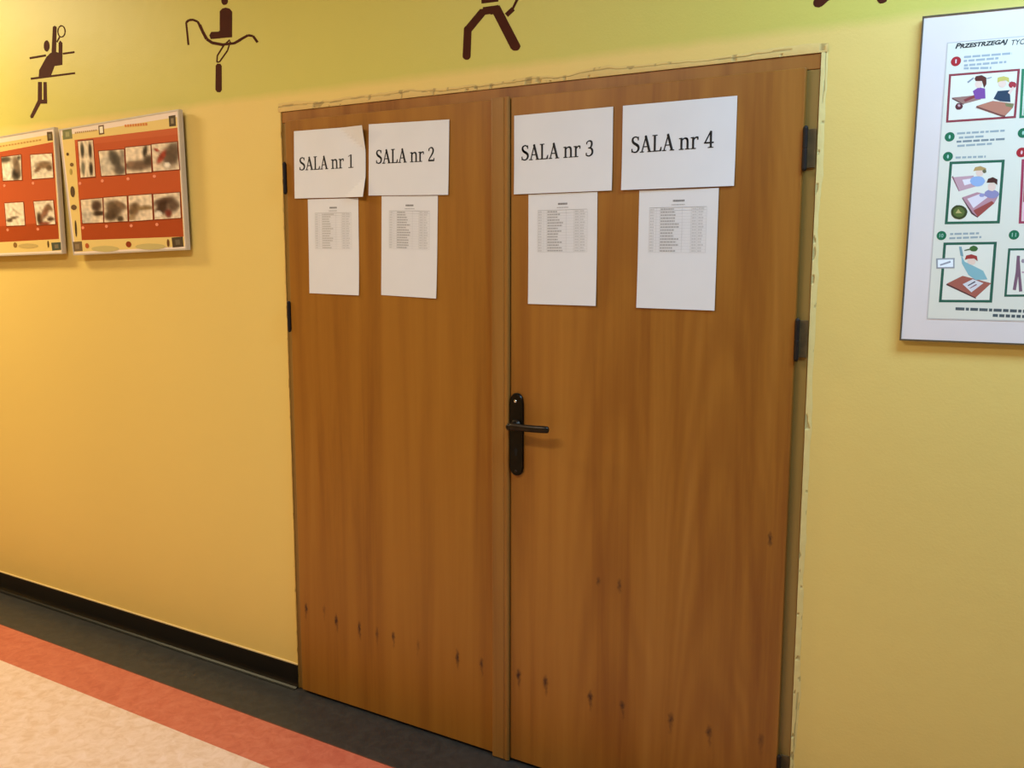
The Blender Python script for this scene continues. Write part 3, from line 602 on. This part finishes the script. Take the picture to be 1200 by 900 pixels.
# ---------------------------------------------------------------- signs
def sheet(name, x, z, th, wd, ht, label, cat, group, bend, yoff=0.0012, shear=0.0):
    """paper sheet; x,z centre; returns root, mapper (u,v metres from the centre) -> world point on its face"""
    c, s_ = math.cos(th), math.sin(th)

    def at(u, v, e=0.0):
        return (x+c*u-s_*v, -0.0150-yoff-bend(u/wd*2, v/ht*2)-e, z+s_*u+c*v)
    org = (x-s_*(-ht/2), -0.015, z-ht/2)
    n = 24
    V, F = [], []
    for i in range(n+1):
        for j in range(n+1):
            V.append(at(-wd/2+wd*i/n, -ht/2+ht*j/n))
    m = n+1
    top = [(i*m+j, (i+1)*m+j, (i+1)*m+j+1, i*m+j+1) for i in range(n) for j in range(n)]
    k = len(V)
    V += [(p[0], p[1]+0.0002, p[2]) for p in V]
    back = [tuple(q+k for q in f)[::-1] for f in top]
    ring = [i*m for i in range(n+1)]+[n*m+j for j in range(1, n+1)]+[i*m+n for i in range(n-1, -1, -1)]+[j for j in range(n-1, 0, -1)]
    side = [(ring[i], ring[i-1], ring[i-1]+k, ring[i]+k) for i in range(len(ring))]
    o = mk(name, V, top+back+side, m_paper, None, org, smooth=False)
    tag(o, label, cat, group)
    return o, at


# Book-face style serif glyphs, drawn as ribbons and slabs in em units -----------------------
def rib(pts, ws):
    """variable-width ribbon through pts -> list of quads"""
    P = [Vector((p[0], p[1])) for p in pts]
    q = []
    Lf, Rt = [], []
    for i, p in enumerate(P):
        t = (P[min(i+1, len(P)-1)]-P[max(i-1, 0)]).normalized()
        n = Vector((-t.y, t.x))
        Lf.append(p+n*ws[i]/2); Rt.append(p-n*ws[i]/2)
    for i in range(len(P)-1):
        q.append([Lf[i][:], Lf[i+1][:], Rt[i+1][:], Rt[i][:]])
    return q


def cat_(pts, ws, k=5):
    """catmull-rom resample"""
    o, w_ = [], []
    n = len(pts)
    for i in range(n-1):
        p0, p1, p2, p3 = pts[max(i-1, 0)], pts[i], pts[i+1], pts[min(i+2, n-1)]
        for j in range(k):
            t = j/k
            o.append(tuple(.5*((2*b)+(-a+c)*t+(2*a-5*b+4*c-d)*t*t+(-a+3*b-3*c+d)*t**3) for a, b, c, d in zip(p0, p1, p2, p3)))
            w_.append(ws[i]*(1-t)+ws[i+1]*t)
    o.append(pts[-1]); w_.append(ws[-1])
    return rib(o, w_)


def rc(x0, x1, y0, y1): return [[(x0, y0), (x1, y0), (x1, y1), (x0, y1)]]


TH, TN = 0.088, 0.042
GL = {}
GL['S'] = (0.50, cat_([(.405, .535), (.36, .615), (.25, .645), (.13, .60), (.105, .50), (.17, .405), (.30, .335), (.405, .255), (.415, .15), (.345, .055), (.22, .025), (.11, .06), (.06, .155)],
                      [.03, .04, .05, .07, .09, .10, .105, .10, .09, .07, .05, .04, .03])+rc(.385, .425, .50, .645)+rc(.055, .095, .025, .175))
GL['A'] = (0.61, rib([(.095, .02), (.31, .66)], [.045, .045])+rib([(.285, .66), (.495, .02)], [.10, .10])+rc(.16, .43, .205, .245)+rc(.0, .20, 0, .036)+rc(.39, .605, 0, .036)+[[(.255, .62), (.345, .62), (.335, .675), (.262, .675)]])
GL['L'] = (0.53, rc(.105, .195, 0, .667)+rc(.03, .28, .631, .667)+rc(.03, .47, 0, .040)+[[(.455, .02), (.50, .175), (.465, .175), (.40, .04)], [(.42, 0), (.475, 0), (.50, .175), (.465, .175)]])
GL['n'] = (0.58, rc(.10, .185, 0, .455)+rc(.025, .26, 0, .034)+rc(.33, .565, 0, .034)+rc(.405, .49, 0, .30)+[[(.025, .43), (.10, .42), (.185, .475), (.025, .462)]]
           + cat_([(.18, .37), (.25, .43), (.34, .445), (.425, .40), (.4475, .29)], [.035, .05, .065, .085, .085]))
GL['r'] = (0.42, rc(.10, .185, 0, .455)+rc(.025, .275, 0, .034)+[[(.025, .43), (.10, .42), (.185, .475), (.025, .462)]]
           + cat_([(.18, .36), (.235, .43), (.31, .452), (.385, .44)], [.035, .05, .06, .05])+rc(.35, .395, .35, .46))
GL['1'] = (0.55, rc(.245, .33, 0, .64)+rc(.11, .46, 0, .036)+[[(.10, .545), (.10, .575), (.26, .65), (.33, .65), (.33, .60), (.25, .60)]])
GL['2'] = (0.55, cat_([(.11, .52), (.16, .60), (.26, .635), (.36, .60), (.405, .50), (.37, .39), (.27, .26), (.17, .15), (.10, .045)], [.05, .045, .05, .07, .09, .085, .065, .055, .05])+rc(.075, .47, 0, .072)+rc(.09, .14, .475, .60)+[[(.42, .04), (.47, 0), (.485, .15), (.45, .15)]])
GL['3'] = (0.55, cat_([(.11, .56), (.18, .625), (.28, .64), (.375, .59), (.385, .47), (.32, .37), (.20, .345)], [.04, .045, .055, .08, .085, .06, .04])
           + cat_([(.20, .35), (.34, .33), (.42, .24), (.41, .11), (.31, .03), (.19, .015), (.09, .055)], [.04, .065, .09, .085, .06, .045, .04])+rc(.09, .13, .50, .60)+rc(.07, .11, .045, .15))
GL['4'] = (0.55, rc(.325, .41, 0, .65)+rc(.045, .50, .175, .232)+rib([(.075, .195), (.365, .655)], [.05, .05])+rc(.235, .485, 0, .034))
GL[' '] = (0.22, [])


def lettering(text, parent, at, u0, v0, em_x, em_y, rot=0.0):
    m = MB(); x = 0
    for ch in text:
        adv, quads = GL[ch]
        for q in quads:
            pp = []
            for (a, b) in q:
                uu, vv = (x+a)*em_x, b*em_y
                pp.append((u0+uu*math.cos(rot)-vv*math.sin(rot), v0+uu*math.sin(rot)+vv*math.cos(rot)))
            for du, dv in ((-.0005, 0), (.0006, .0003)):       # slightly heavy face
                m.add([at(p[0]+du, p[1]+dv, 0.0004) for p in pp], [(0, 1, 2, 3)], lin('1b1a1c'))
        x += adv
    return m.build('lettering', m_ink, parent, fix=False)


def table_print(parent, at, seed, w_, h_, dense):
    """faint printed list: small title, header rule, rows of word-like dashes and column rules"""
    r = random.Random(seed); m = MB()
    def q(u0, u1, v0, v1, c): m.add([at(u0, v0, .0003), at(u1, v0, .0003), at(u1, v1, .0003), at(u0, v1, .0003)], [(0, 1, 2, 3)], lin(c))
    top = h_/2-.030
    # little bold title
    x = -.013
    while x < .014:
        l = r.uniform(.002, .004); q(x, x+l, top, top+.0048, '7a7674'); x += l+.0008
    x = -.016
    while x < .018:
        l = r.uniform(.002, .005); q(x, x+l, top-.0085, top-.006, 'b0acaa'); x += l+.001
    tt = top-.014
    tw = w_*.36
    cols = [-tw, -tw*.76, -tw*.62, .012, .036, .052, tw]
    rows = 14; rh = .0074
    q(-tw, tw, tt, tt+.0008, 'a09c9a'); q(-tw, tw, tt-rh, tt-rh+.0005, 'b0acaa')
    for c in cols: q(c, c+.0006, tt-rh*(rows+1), tt, 'c4c0be')
    for i in range(rows+1):
        v = tt-rh*i-.0054
        q(-tw, tw, tt-rh*(i+1), tt-rh*(i+1)+.0004, 'c0bcba')
        for c0, c1, col, full in ((cols[0]+.002, cols[1]-.001, 'c6c2c0', .7), (cols[2]+.002, cols[3]-.004, 'a6a19e' if dense else 'b8b2ac', r.uniform(.55, .95)), (cols[4]+.003, cols[5]-.001, 'c6c2c0', .9), (cols[5]+.003, cols[6]-.003, 'c6c2c0', r.uniform(.5, .9))):
            x = c0; e = c0+(c1-c0)*full
            while x < e:
                l = r.uniform(.003, .008); q(x, min(x+l, e), v, v+.0032, col); x += l+.0012
    return m.build('printed_table', m_ink, parent, fix=False)


def bend1(u, v):   # dog-eared right side, lower right corner folded
    b = 0.0006*(1+u)**2 + 0.0012*max(0, -v)**2
    b += 0.022*max(0, (u+v-1.30))
    b += 0.020*max(0, u-v-1.42)
    b += 0.0009*math.sin(4*u+2*v)
    return b
def bend2(u, v): return 0.0010*max(0, -v)**2+0.0004*(1+math.sin(u*3))+.0008*max(0, u)**2
def bend3(u, v): return 0.0016*max(0, -v)**2+0.0008*max(0, u)**2
def bend4(u, v): return 0.0022*max(0, -v)**2+0.0012*max(0, -u)**2
def bendL(a, b, c):
    return lambda u, v: a*max(0, -v)**2*(1+b*u)+c*max(0, u)**2


SG = 'room number signs on the double door'
for n_, (x, z, th, ff) in enumerate([(-0.8512, 1.7832, -.0149, bend1), (-0.543, 1.781, -.0257, bend2), (-0.0278, 1.7713, .0007, bend3), (0.2964, 1.771, -.0014, bend4)]):
    lab = ['white paper sign reading SALA nr 1 with a creased corner, leftmost on the door',
           'white paper sign reading SALA nr 2, right-hand one on the left leaf',
           'white paper sign reading SALA nr 3, left-hand one on the right leaf',
           'white paper sign reading SALA nr 4, rightmost on the door'][n_]
    o, at = sheet('paper_sign', x, z, th, .297, .21, lab, 'sign', SG, ff, 0.0020)
    u0, u1 = [(-.128, .102), (-.122, .098), (-.127, .094), (-.125, .093)][n_]
    total = sum(GL[ch][0] for ch in 'SALA nr 1')-.06
    lettering('SALA nr '+str(n_+1), o, at, u0, [-.018, -.012, -.016, -.014][n_], (u1-u0)/total, .061, [.006, .012, .004, .008][n_])
for n_, (x, z, th, h_) in enumerate([(-0.8437, 1.5266, -.0112, .2915), (-0.5444, 1.5256, -.0274, .2914), (-0.026, 1.5159, .0017, .2931), (0.301, 1.5143, -.0044, .2921)]):
    lab = ['narrow-looking white sheet with a very faint table, leftmost list, below the creased sign',
           'white sheet with a faint printed table, second list from the left',
           'white sheet with a faint table, leftmost list on the right leaf',
           'white sheet with the clearest printed table, rightmost list on the door'][n_]
    o, at = sheet('room_list', x, z, th, .21, .297, lab, 'notice', 'printed lists under the room signs', [bendL(.0020, .5, .0006), bendL(.0016, .6, .0012), bendL(.0024, .2, .0014), bendL(.0020, -.3, .0020)][n_], 0.0006)
    table_print(o, at, 11+n_, .21, .297, n_ > 0)


# ---------------------------------------------------------------- flat prints on posters
def poly_layers(items, y, step=0.00016):
    """items: (points, hex[, layer]); later items lie in front"""
    m = MB()
    for k, it in enumerate(items):
        pts, c = it[0], it[1]
        yy = y-step*(k+1 if len(it) < 3 else it[2])
        m.add([(p[0], yy, p[1]) for p in pts], [tuple(range(len(pts)))], lin(c))
    return m


def bil(q, u, v):
    """q: TL TR BR BL; u right, v down"""
    return tuple(q[0][i]*(1-u)*(1-v)+q[1][i]*u*(1-v)+q[2][i]*u*v+q[3][i]*(1-u)*v for i in (0, 1))


def photo(parent, q, y, blobs, bg, nx=18, ny=16, seed=0, tint=None):
    """small halftone photograph: a grid whose printed colour is a sum of soft blobs"""
    V, C = [], []
    B = lin(bg)
    for i in range(nx+1):
        for j in range(ny+1):
            u, v = i/nx, j/ny
            p = bil(q, u, v)
            V.append((p[0], y, p[1]))
            c = list(B[:3])
            for (cx, cy_, rx, ry, a, hx) in blobs:
                ca, sa = math.cos(a), math.sin(a)
                dx, dy = u-cx, v-cy_
                e = ((dx*ca+dy*sa)/rx)**2+((-dx*sa+dy*ca)/ry)**2
                k = 1/(1+math.exp(min(30, (e-1)*4.5)))
                t = lin(hx)
                c = [a_*(1-k)+b_*k for a_, b_ in zip(c, t)]
            n_ = 0.45*mnoise.noise(Vector((u*7+seed*3.1, v*7, seed)))-.04
            C.append(tuple(max(0, a_*(1+n_)) for a_ in c)+(1,))
    m = ny+1
    F = [(i*m+j, i*m+j+1, (i+1)*m+j+1, (i+1)*m+j) for i in range(nx) for j in range(ny)]
    o = mk('printed_photo', V, F, m_gloss, parent, vcol=C)
    return o


def quad_frame(parent, q, w_, depth, y_front, mat):
    """mitred frame around quad q (outer corners TL TR BR BL), bar width w_, from y_front back by depth"""
    W_ = abs(q[1][0]-q[0][0]); H_ = abs(q[0][1]-q[3][1])
    a, b = w_/W_, w_/H_
    inn = [bil(q, a, b), bil(q, 1-a, b), bil(q, 1-a, 1-b), bil(q, a, 1-b)]
    m = MB()
    for i in range(4):
        j = (i+1) % 4
        out = [q[i], q[j], inn[j], inn[i]]
        m.prism_y([tuple(p) for p in out], y_front, y_front+depth)
    return m.build('poster_frame', mat, parent)


YP = -0.030
def poster(root, q, fw):
    """standing-off board with a frame; returns nothing"""
    quad_frame(root, q, fw, 0.018, YP-0.0015, m_alu)
    b = MB(); b.prism_y([bil(q, .004, .006), bil(q, .996, .006), bil(q, .996, .994), bil(q, .004, .994)], YP+.0005, YP+.0115)
    b.build('backing_board', m_backing, root)
    for u in (.08, .92):
        for v in (.1, .9):
            k = MB(); p = bil(q, u, v); k.box(p[0]-.012, p[0]+.012, YP+.0112, -0.0001, p[1]-.012, p[1]+.012)
            k.build('wall_spacer', m_backing, root)


q = D['PR_outer']
pr = thing('first_aid_poster', 'orange-red framed poster with eight photos, nearest the door on the left wall', 'poster', ((q[2][0]+q[3][0])/2, 0, q[3][1]), group='orange framed posters on the left wall')
poster(pr, q, .0055)
YEL, ORG, PNK = 'e4c478', 'bc5229', 'ecd6c4'
it = [([bil(q, .005, .005), bil(q, .995, .005), bil(q, .995, .995), bil(q, .005, .995)], PNK),
      ([bil(q, .022, .052), bil(q, .985, .052), bil(q, .985, .975), bil(q, .022, .975)], YEL),
      (D['PR_field'], ORG)]
f = D['PR_field']
it += [([bil(f, 0, .82), bil(f, 1, .82), bil(f, 1, 1), bil(f, 0, 1)], 'a8441e'), ([bil(f, 0, 0), bil(f, 1, 0), bil(f, 1, .06), bil(f, 0, .06)], 'c45c32')]
for s_, c in zip(D['PR_sq'], ('7c7a50', '4a3a26', '6e5a40', '4a3c2c')):
    it.append((s_, c)); it.append(([bil(s_, .3, .25), bil(s_, .7, .25), bil(s_, .7, .75), bil(s_, .3, .75)], {'7c7a50': 'a09a6c', '4a3a26': '8c7a5c', '6e5a40': '8a7456', '4a3c2c': '6a5c48'}[c]))
it += [(D['PR_icon'], '6a4a30'), ([bil(D['PR_icon'], .2, .15), bil(D['PR_icon'], .8, .15), bil(D['PR_icon'], .8, .85), bil(D['PR_icon'], .2, .85)], 'efe4c8')]
hd = D['PR_head']
for k in range(9): it.append(([bil(hd, k/9+.01, .1), bil(hd, k/9+.095, .1), bil(hd, k/9+.095, .9), bil(hd, k/9+.01, .9)], 'd07a3c'))
tx = D['PR_txt']
for k in range(11): it.append(([bil(tx, k/11+.01, .2), bil(tx, k/11+.07, .2), bil(tx, k/11+.07, .8), bil(tx, k/11+.01, .8)], 'b08c5c'))
def disc(c, rx, ry, n=12): return [(c[0]+rx*math.cos(2*math.pi*i/n), c[1]+ry*math.sin(2*math.pi*i/n)) for i in range(n)]
for p in D['PR_b']: it.append((disc(p, .009, .006), 'e88c6c'))
bi = D['PR_bi']
it += [(disc(bi[3], .085, .011), 'c4b070'), (disc(bi[4], .085, .011), 'c4b070'), (disc(bi[0], .012, .010), 'b4582c'), (disc(bi[1], .016, .011), '8c3418'), (disc(bi[2], .007, .014), '6a4424')]
for p, (rx, ry, c) in zip(D['PR_li'], ((.008, .006, '5a4028'), (.012, .007, '7a5a34'), (.008, .012, 'b09850'), (.014, .021, '5a4430'), (.018, .010, '6a5038'), (.006, .032, '4c3a24'))): it.append((disc(p, rx, ry), c))
# dark keylines behind every photograph
for ph in D['PR_ph']: it.append(([bil(ph, -.03, -.03), bil(ph, 1.03, -.03), bil(ph, 1.03, 1.03), bil(ph, -.03, 1.03)], '7a3018', 45))
poly_layers(it, YP-.0002, .00002).build('poster_print', m_gloss, pr, fix=False)
K, W_, G_, BRW, RD = '2c1c14', 'f0e2cc', '8c7c68', '5c4434', '8a2418'
BL = [
 [(.25, .25, .13, .22, 0, '3c3a30'), (.22, .75, .12, .2, 0, '6c6a58'), (.78, .28, .12, .24, 0, K), (.76, .78, .14, .2, 0, '241814'), (.5, .5, .05, .6, 0, 'ded2b4')],
 [(.3, .55, .3, .5, .5, 'cdbda6'), (.62, .35, .22, .42, -.4, '4c4238'), (.78, .8, .25, .22, 0, '5c5046'), (.92, .3, .1, .3, 0, '8a7a68')],
 [(.5, .72, .6, .2, 0, '6c5240'), (.78, .2, .10, .24, .2, '241a14'), (.9, .55, .2, .2, 0, '4c3a2c'), (.15, .65, .2, .1, 0, '8c6c54')],
 [(.75, .45, .34, .5, .5, '5a4434'), (.35, .5, .3, .12, 2.2, '98301c'), (.18, .22, .13, .06, .6, 'a03826'), (.55, .82, .12, .1, 0, W_)],
 [(.2, .75, .28, .35, 0, 'c6b8a4'), (.72, .3, .25, .25, .4, '4a3026'), (.8, .62, .3, .12, 0, '2e1c14')],
 [(.45, .45, .4, .3, .5, '5a4432'), (.3, .75, .3, .22, 0, '4c3828'), (.75, .35, .3, .12, .6, '806248'), (.7, .9, .15, .12, 0, '3c2c20')],
 [(.22, .55, .24, .32, .6, '705438'), (.7, .52, .35, .10, 0, '8c7048'), (.12, .85, .16, .12, 0, 'a08460')],
 [(.4, .3, .45, .16, -.2, '4c3024'), (.3, .6, .22, .35, .8, '3c2018'), (.75, .5, .22, .25, 0, '5e4636'), (.55, .8, .14, .18, 0, '6e2018'), (.15, .8, .14, .12, 0, W_)],
]
for k, ph in enumerate(D['PR_ph']): photo(pr, ph, YP-.00122, BL[k], 'e8d0b0', seed=k+1)

qv = D['PL_outer']
dx = [(qv[1][i]-qv[0][i])/(qv[1][0]-qv[0][0]) for i in (0, 1)]
TR, BR_ = qv[1], qv[2]
TLx = TR[0]-.697; BLx = BR_[0]-.672
q = [(TLx, TR[1]-.022), TR, BR_, (BLx, BR_[1]-.015)]
pl = thing('first_aid_poster', 'orange-red framed poster cut off by the left edge of the picture', 'poster', ((q[2][0]+q[3][0])/2, 0, q[3][1]), group='orange framed posters on the left wall')
poster(pl, q, .0055)
f = [(q[0][0]+.075, q[0][1]-.062), D['PL_field'][1], D['PL_field'][2], (q[3][0]+.06, q[3][1]+.058)]
it = [([bil(q, .005, .005), bil(q, .995, .005), bil(q, .995, .995), bil(q, .005, .995)], PNK),
      ([bil(q, .022, .052), bil(q, .985, .052), bil(q, .985, .975), bil(q, .022, .975)], YEL), (f, 'c0562e'),
      ([bil(f, 0, .82), bil(f, 1, .82), bil(f, 1, 1), bil(f, 0, 1)], 'a8441e')]
for s_, c in zip(D['PL_sq'], ('5a4428', '4a5244')):
    it.append((s_, c)); it.append(([bil(s_, .3, .25), bil(s_, .7, .25), bil(s_, .7, .75), bil(s_, .3, .75)], '7c7058'))
for k in range(16):
    p0 = bil(q, .40+k*.03, .075); it.append(([(p0[0], p0[1]), (p0[0]+.014, p0[1]), (p0[0]+.014, p0[1]-.006), (p0[0], p0[1]-.006)], 'c4904c'))
for p in D['PL_b']: it.append((disc(p, .009, .006), 'e88c6c'))
it += [(disc(D['PL_bi'][0], .014, .011), '8c6434'), (disc(D['PL_bi'][1], .006, .014), '5a4424'), (disc((D['PL_bi'][0][0]+.09, D['PL_bi'][0][1]-.004), .07, .010), 'c4a868')]
phs = [list(map(tuple, p)) for p in D['PL_ph']]
sh = phs[1][0][0]-phs[0][0][0]
ext = []
for k, b_ in ((0, 1), (2, 3), (0, 1), (2, 3)):
    n_ = 1 if len(ext) < 2 else 2
    ext.append([(a[0]-sh*n_, a[1]-.004*n_) for a in phs[k]])
allp = phs+[e for e in ext]
for ph in allp: it.append(([bil(ph, -.03, -.03), bil(ph, 1.03, -.03), bil(ph, 1.03, 1.03), bil(ph, -.03, 1.03)], '7a3018', 45))
poly_layers(it, YP-.0002, .00002).build('poster_print', m_gloss, pl, fix=False)
BL2 = [
 [(.3, .65, .25, .3, 0, 'f4e8d4'), (.72, .75, .25, .28, 0, '2e2420'), (.75, .35, .18, .35, -.3, '7c6450'), (.2, .12, .3, .14, 0, '54483a'), (.9, .1, .1, .1, 0, '54483a')],
 [(.6, .45, .4, .16, 0, '8c6c4e'), (.3, .62, .2, .10, -.5, '7a5a40'), (.85, .6, .15, .12, 0, '6a5038')],
 [(.35, .68, .34, .07, -.2, '6c5644'), (.6, .4, .25, .05, .6, 'cdb698'), (.2, .78, .15, .07, 0, '5a4434')],
 [(.2, .75, .16, .3, 0, '3c2418'), (.55, .45, .16, .4, .7, '8a5c44'), (.78, .3, .2, .10, .6, '806248'), (.78, .78, .2, .10, 0, '4c3424'), (.45, .95, .3, .08, 0, '8a3a24')],
]
for k, ph in enumerate(allp): photo(pl, ph, YP-.00122, BL2[k % 4], 'eedcc0', seed=k+11)

# ---------------------------------------------------------------- white board with the rules poster
YB = -0.013
bx0, bx1 = 0.8395, 1.842
bz = [(0.844, 2.006), (bx1, 1.982), (bx1, 1.318), (0.835, 1.312)]
bd = thing('rules_board', 'large white board with a children work-rules poster, right of the door', 'notice board', ((bx0+bx1)/2, 0, 1.312))
b = MB(); b.prism_y(bz, YB+.0004, -0.0045)
b.build('foam_board', m_foam, bd)
for u in (.06, .94):
    for v in (.1, .9):
        b = MB(); p = bil(bz, u, v); b.box(p[0]-.015, p[0]+.015, -0.0046, -0.0001, p[1]-.015, p[1]+.015)
        b.build('wall_spacer', m_backing, bd)
b = MB()
inn = [bil(bz, .0035, .005), bil(bz, .9965, .005), bil(bz, .9965, .995), bil(bz, .0035, .995)]
for i in range(4):
    j = (i+1) % 4
    b.prism_y([tuple(bz[i]), tuple(bz[j]), inn[j], inn[i]], YB-.0006, -0.0045)
b.build('edge_shade_strip', m_edgeshade, bd)
S_ = [(.8975, 1.944), (1.783, 1.926), (1.783, 1.370), (.891, 1.364)]
it = [([bil(S_, -.0025, -.004), bil(S_, 1.0025, -.004), bil(S_, 1.0025, 1.004), bil(S_, -.0025, 1.004)], 'c6beb6'), (S_, 'e0dac8')]
poly_layers(it, YB, .0001).build('poster_sheet', m_gloss, bd, fix=False)
YS = YB-.00025
it = []
r_ = random.Random(5)
def words(a, b, hgt, col, fill=.85):
    L_ = math.hypot(b[0]-a[0], b[1]-a[1]); t = 0; out = []
    while t < L_:
        l = min(r_.uniform(.006, .018), L_-t)
        p0 = (a[0]+(b[0]-a[0])*t/L_, a[1]+(b[1]-a[1])*t/L_); p1 = (a[0]+(b[0]-a[0])*(t+l)/L_, a[1]+(b[1]-a[1])*(t+l)/L_)
        out.append(([(p0[0], p0[1]-hgt/2), (p1[0], p1[1]-hgt/2), (p1[0], p1[1]+hgt/2), (p0[0], p0[1]+hgt/2)], col, 1))
        t += l+.0025
    return out
for g_, col in (('B_ta', 'a0a8ac'), ('B_tb', '9aa4a4')):
    for i, (a, b_) in enumerate(D[g_]): it += words(a, b_, .0042, '7c8688' if (g_ == 'B_tb' and i == 2) else col)
for i, (a, b_) in enumerate(D['B_tc']):
    if i < 2: it += words(a, b_, .0042, '9aa4a4')
    else: it += words(a, (b_[0]+.35, b_[1]-.004), .0062, '50585a')
for fr, col, bw in zip(D['B_fr'], ('8f3a42', '2f7a55', '2c6048', 'a03a50', '2c5c48', '2c5c48'), (.0045, .005, .0055, .005, .0055, .0045)):
    W2 = abs(fr[1][0]-fr[0][0]); H2 = abs(fr[0][1]-fr[3][1])
    it.append((fr, col, 2)); it.append(([bil(fr, bw/W2, bw/H2), bil(fr, 1-bw/W2, bw/H2), bil(fr, 1-bw/W2, 1-bw/H2), bil(fr, bw/W2, 1-bw/H2)], 'e4decc', 3))
for c, col in D['B_circ']:
    it.append((disc(c, .0098, .0098, 20), 'a8242c' if col == 'r' else '1f6a48', 4))
poly_layers(it, YS, .00004).build('poster_layout', m_ink, bd, fix=False)
YQ = YS-.00016
for key in ('B_pA', 'B_pB', 'B_pC', 'B_pD', 'B_pE', 'B_pF'):
    poly_layers([(p, c) for p, c in D[key]], YQ, .00002).build('printed_picture', m_ink, bd, fix=False)


def text_part(name, body, x, z, width, height, y, col, parent, shear=0.0, bold=0.0, rot=0.0, smallcaps=False):
    cu = bpy.data.curves.new('t', 'FONT')
    cu.body = body; cu.size = 1.0; cu.shear = shear; cu.offset = bold; cu.resolution_u = 3
    if smallcaps:
        cu.small_caps_scale = .8
        first = True
        for i, ch in enumerate(body):
            cu.body_format[i].use_small_caps = True
    ob = bpy.data.objects.new('t', cu); COL.objects.link(ob)
    dg = bpy.context.evaluated_depsgraph_get(); dg.update()
    me = bpy.data.meshes.new_from_object(ob.evaluated_get(dg))
    vs = [v.co.copy() for v in me.vertices]; fs = [tuple(p.vertices) for p in me.polygons]
    bpy.data.objects.remove(ob); bpy.data.curves.remove(cu); bpy.data.meshes.remove(me)
    xa = min(v.x for v in vs); xb = max(v.x for v in vs); za = min(v.y for v in vs); zb = max(v.y for v in vs)
    V = []
    for v in vs:
        a = (v.x-xa)/(xb-xa)*width; b_ = (v.y-za)/(zb-za)*height
        V.append((x+a*math.cos(rot)-b_*math.sin(rot), y, z+a*math.sin(rot)+b_*math.cos(rot)))
    return mk(name, V, fs, m_ink, parent, colors=[lin(col)]*len(fs))


T = D['B_title']
text_part('lettering', 'Przestrzegaj', T[0][0], T[0][1]-.002, .0985, .0135, YS-.00022, '23262a', bd, shear=.25, bold=.03, rot=-.005, smallcaps=True)
text_part('lettering', 'TYCH ZASAD', T[3][0], T[3][1]-.001, .078, .0105, YS-.00022, '3a3f44', bd, shear=.2, bold=.005, rot=-.005)
for k, s_ in ((0, '1'), (5, '10'), (6, '11')):
    c = D['B_circ'][k][0]
    wd = .0025 if s_ == '1' else .0075
    text_part('lettering', s_, c[0]-wd/2, c[1]-.004, wd, .008, YS-.00022, 'e0c8c8' if k == 0 else 'a8ccb8', bd)
for k in (1, 2, 3, 4):
    c = D['B_circ'][k][0]
    poly_layers([(disc(c, .002, .0042, 8), 'a8ccb8' if k != 4 else 'e4bcbc')], YS-.00022, .00002).build('number_mark', m_ink, bd, fix=False)

# ---------------------------------------------------------------- painted sports figures
for key, nm, lab, n_ in (('g1', 'sports_pictogram', 'small brown painted badminton player with a racket behind a net, far left wall', 0),
                         ('g2', 'sports_pictogram', 'brown painted horse rider figure above the gap between poster and door', 1),
                         ('g3', 'sports_pictogram', 'dark brown painted striding legs of a fighter with a sword, above the door', 2),
                         ('g4', 'sports_pictogram', 'brown painted feet of a figure cut off by the top edge, above the right leaf', 3)):
    m = MB()
    polys = D[key]
    for k, p in enumerate(polys):
        m.prism_y([tuple(a) for a in p], -0.0004-0.00001*k, -0.00005)
    zs = [a[1] for p in polys for a in p]; xs = [a[0] for p in polys for a in p]
    tag(m.build(nm, m_vinyl, org=((min(xs)+max(xs))/2, 0, min(zs))), lab, 'wall figure', 'brown sports figures painted on the wall')

# ---------------------------------------------------------------- ceiling lamps, the right one added in place of window daylight (their light is set at the top)
for k, (x, y) in enumerate(((-3.7, -0.8), (-0.9, -1.9), (1.55, -0.62))):
    t = thing('ceiling_lamp', ['long ceiling lamp furthest left along the corridor', 'long ceiling lamp over the middle of the corridor', 'added hanging lamp on the right standing in for window daylight'][k], 'lamp', (x, y, (2.88, 2.94, 2.735)[k]), group='corridor ceiling lamps')
    z0 = (2.88, 2.94, 2.735)[k]
    hw_ = .64
    b = MB(); b.box(x-hw_, x+hw_, y-.21, y+.21, z0, z0+.055 if k == 2 else 2.9995, .004); b.build('housing', m_lampbody, t)
    for sx_ in ((-.5, .5) if k == 2 else ()):
        b = MB(); b.box(x+sx_-.006, x+sx_+.006, y-.006, y+.006, z0+.054, 2.9995); b.build('hanging_rod', m_lampbody, t)
    b = MB(); b.box(x-hw_+.02, x+hw_-.02, y-.13, y+.13, z0-.008, z0+.001, .002); b.build('diffuser', m_diff, t)
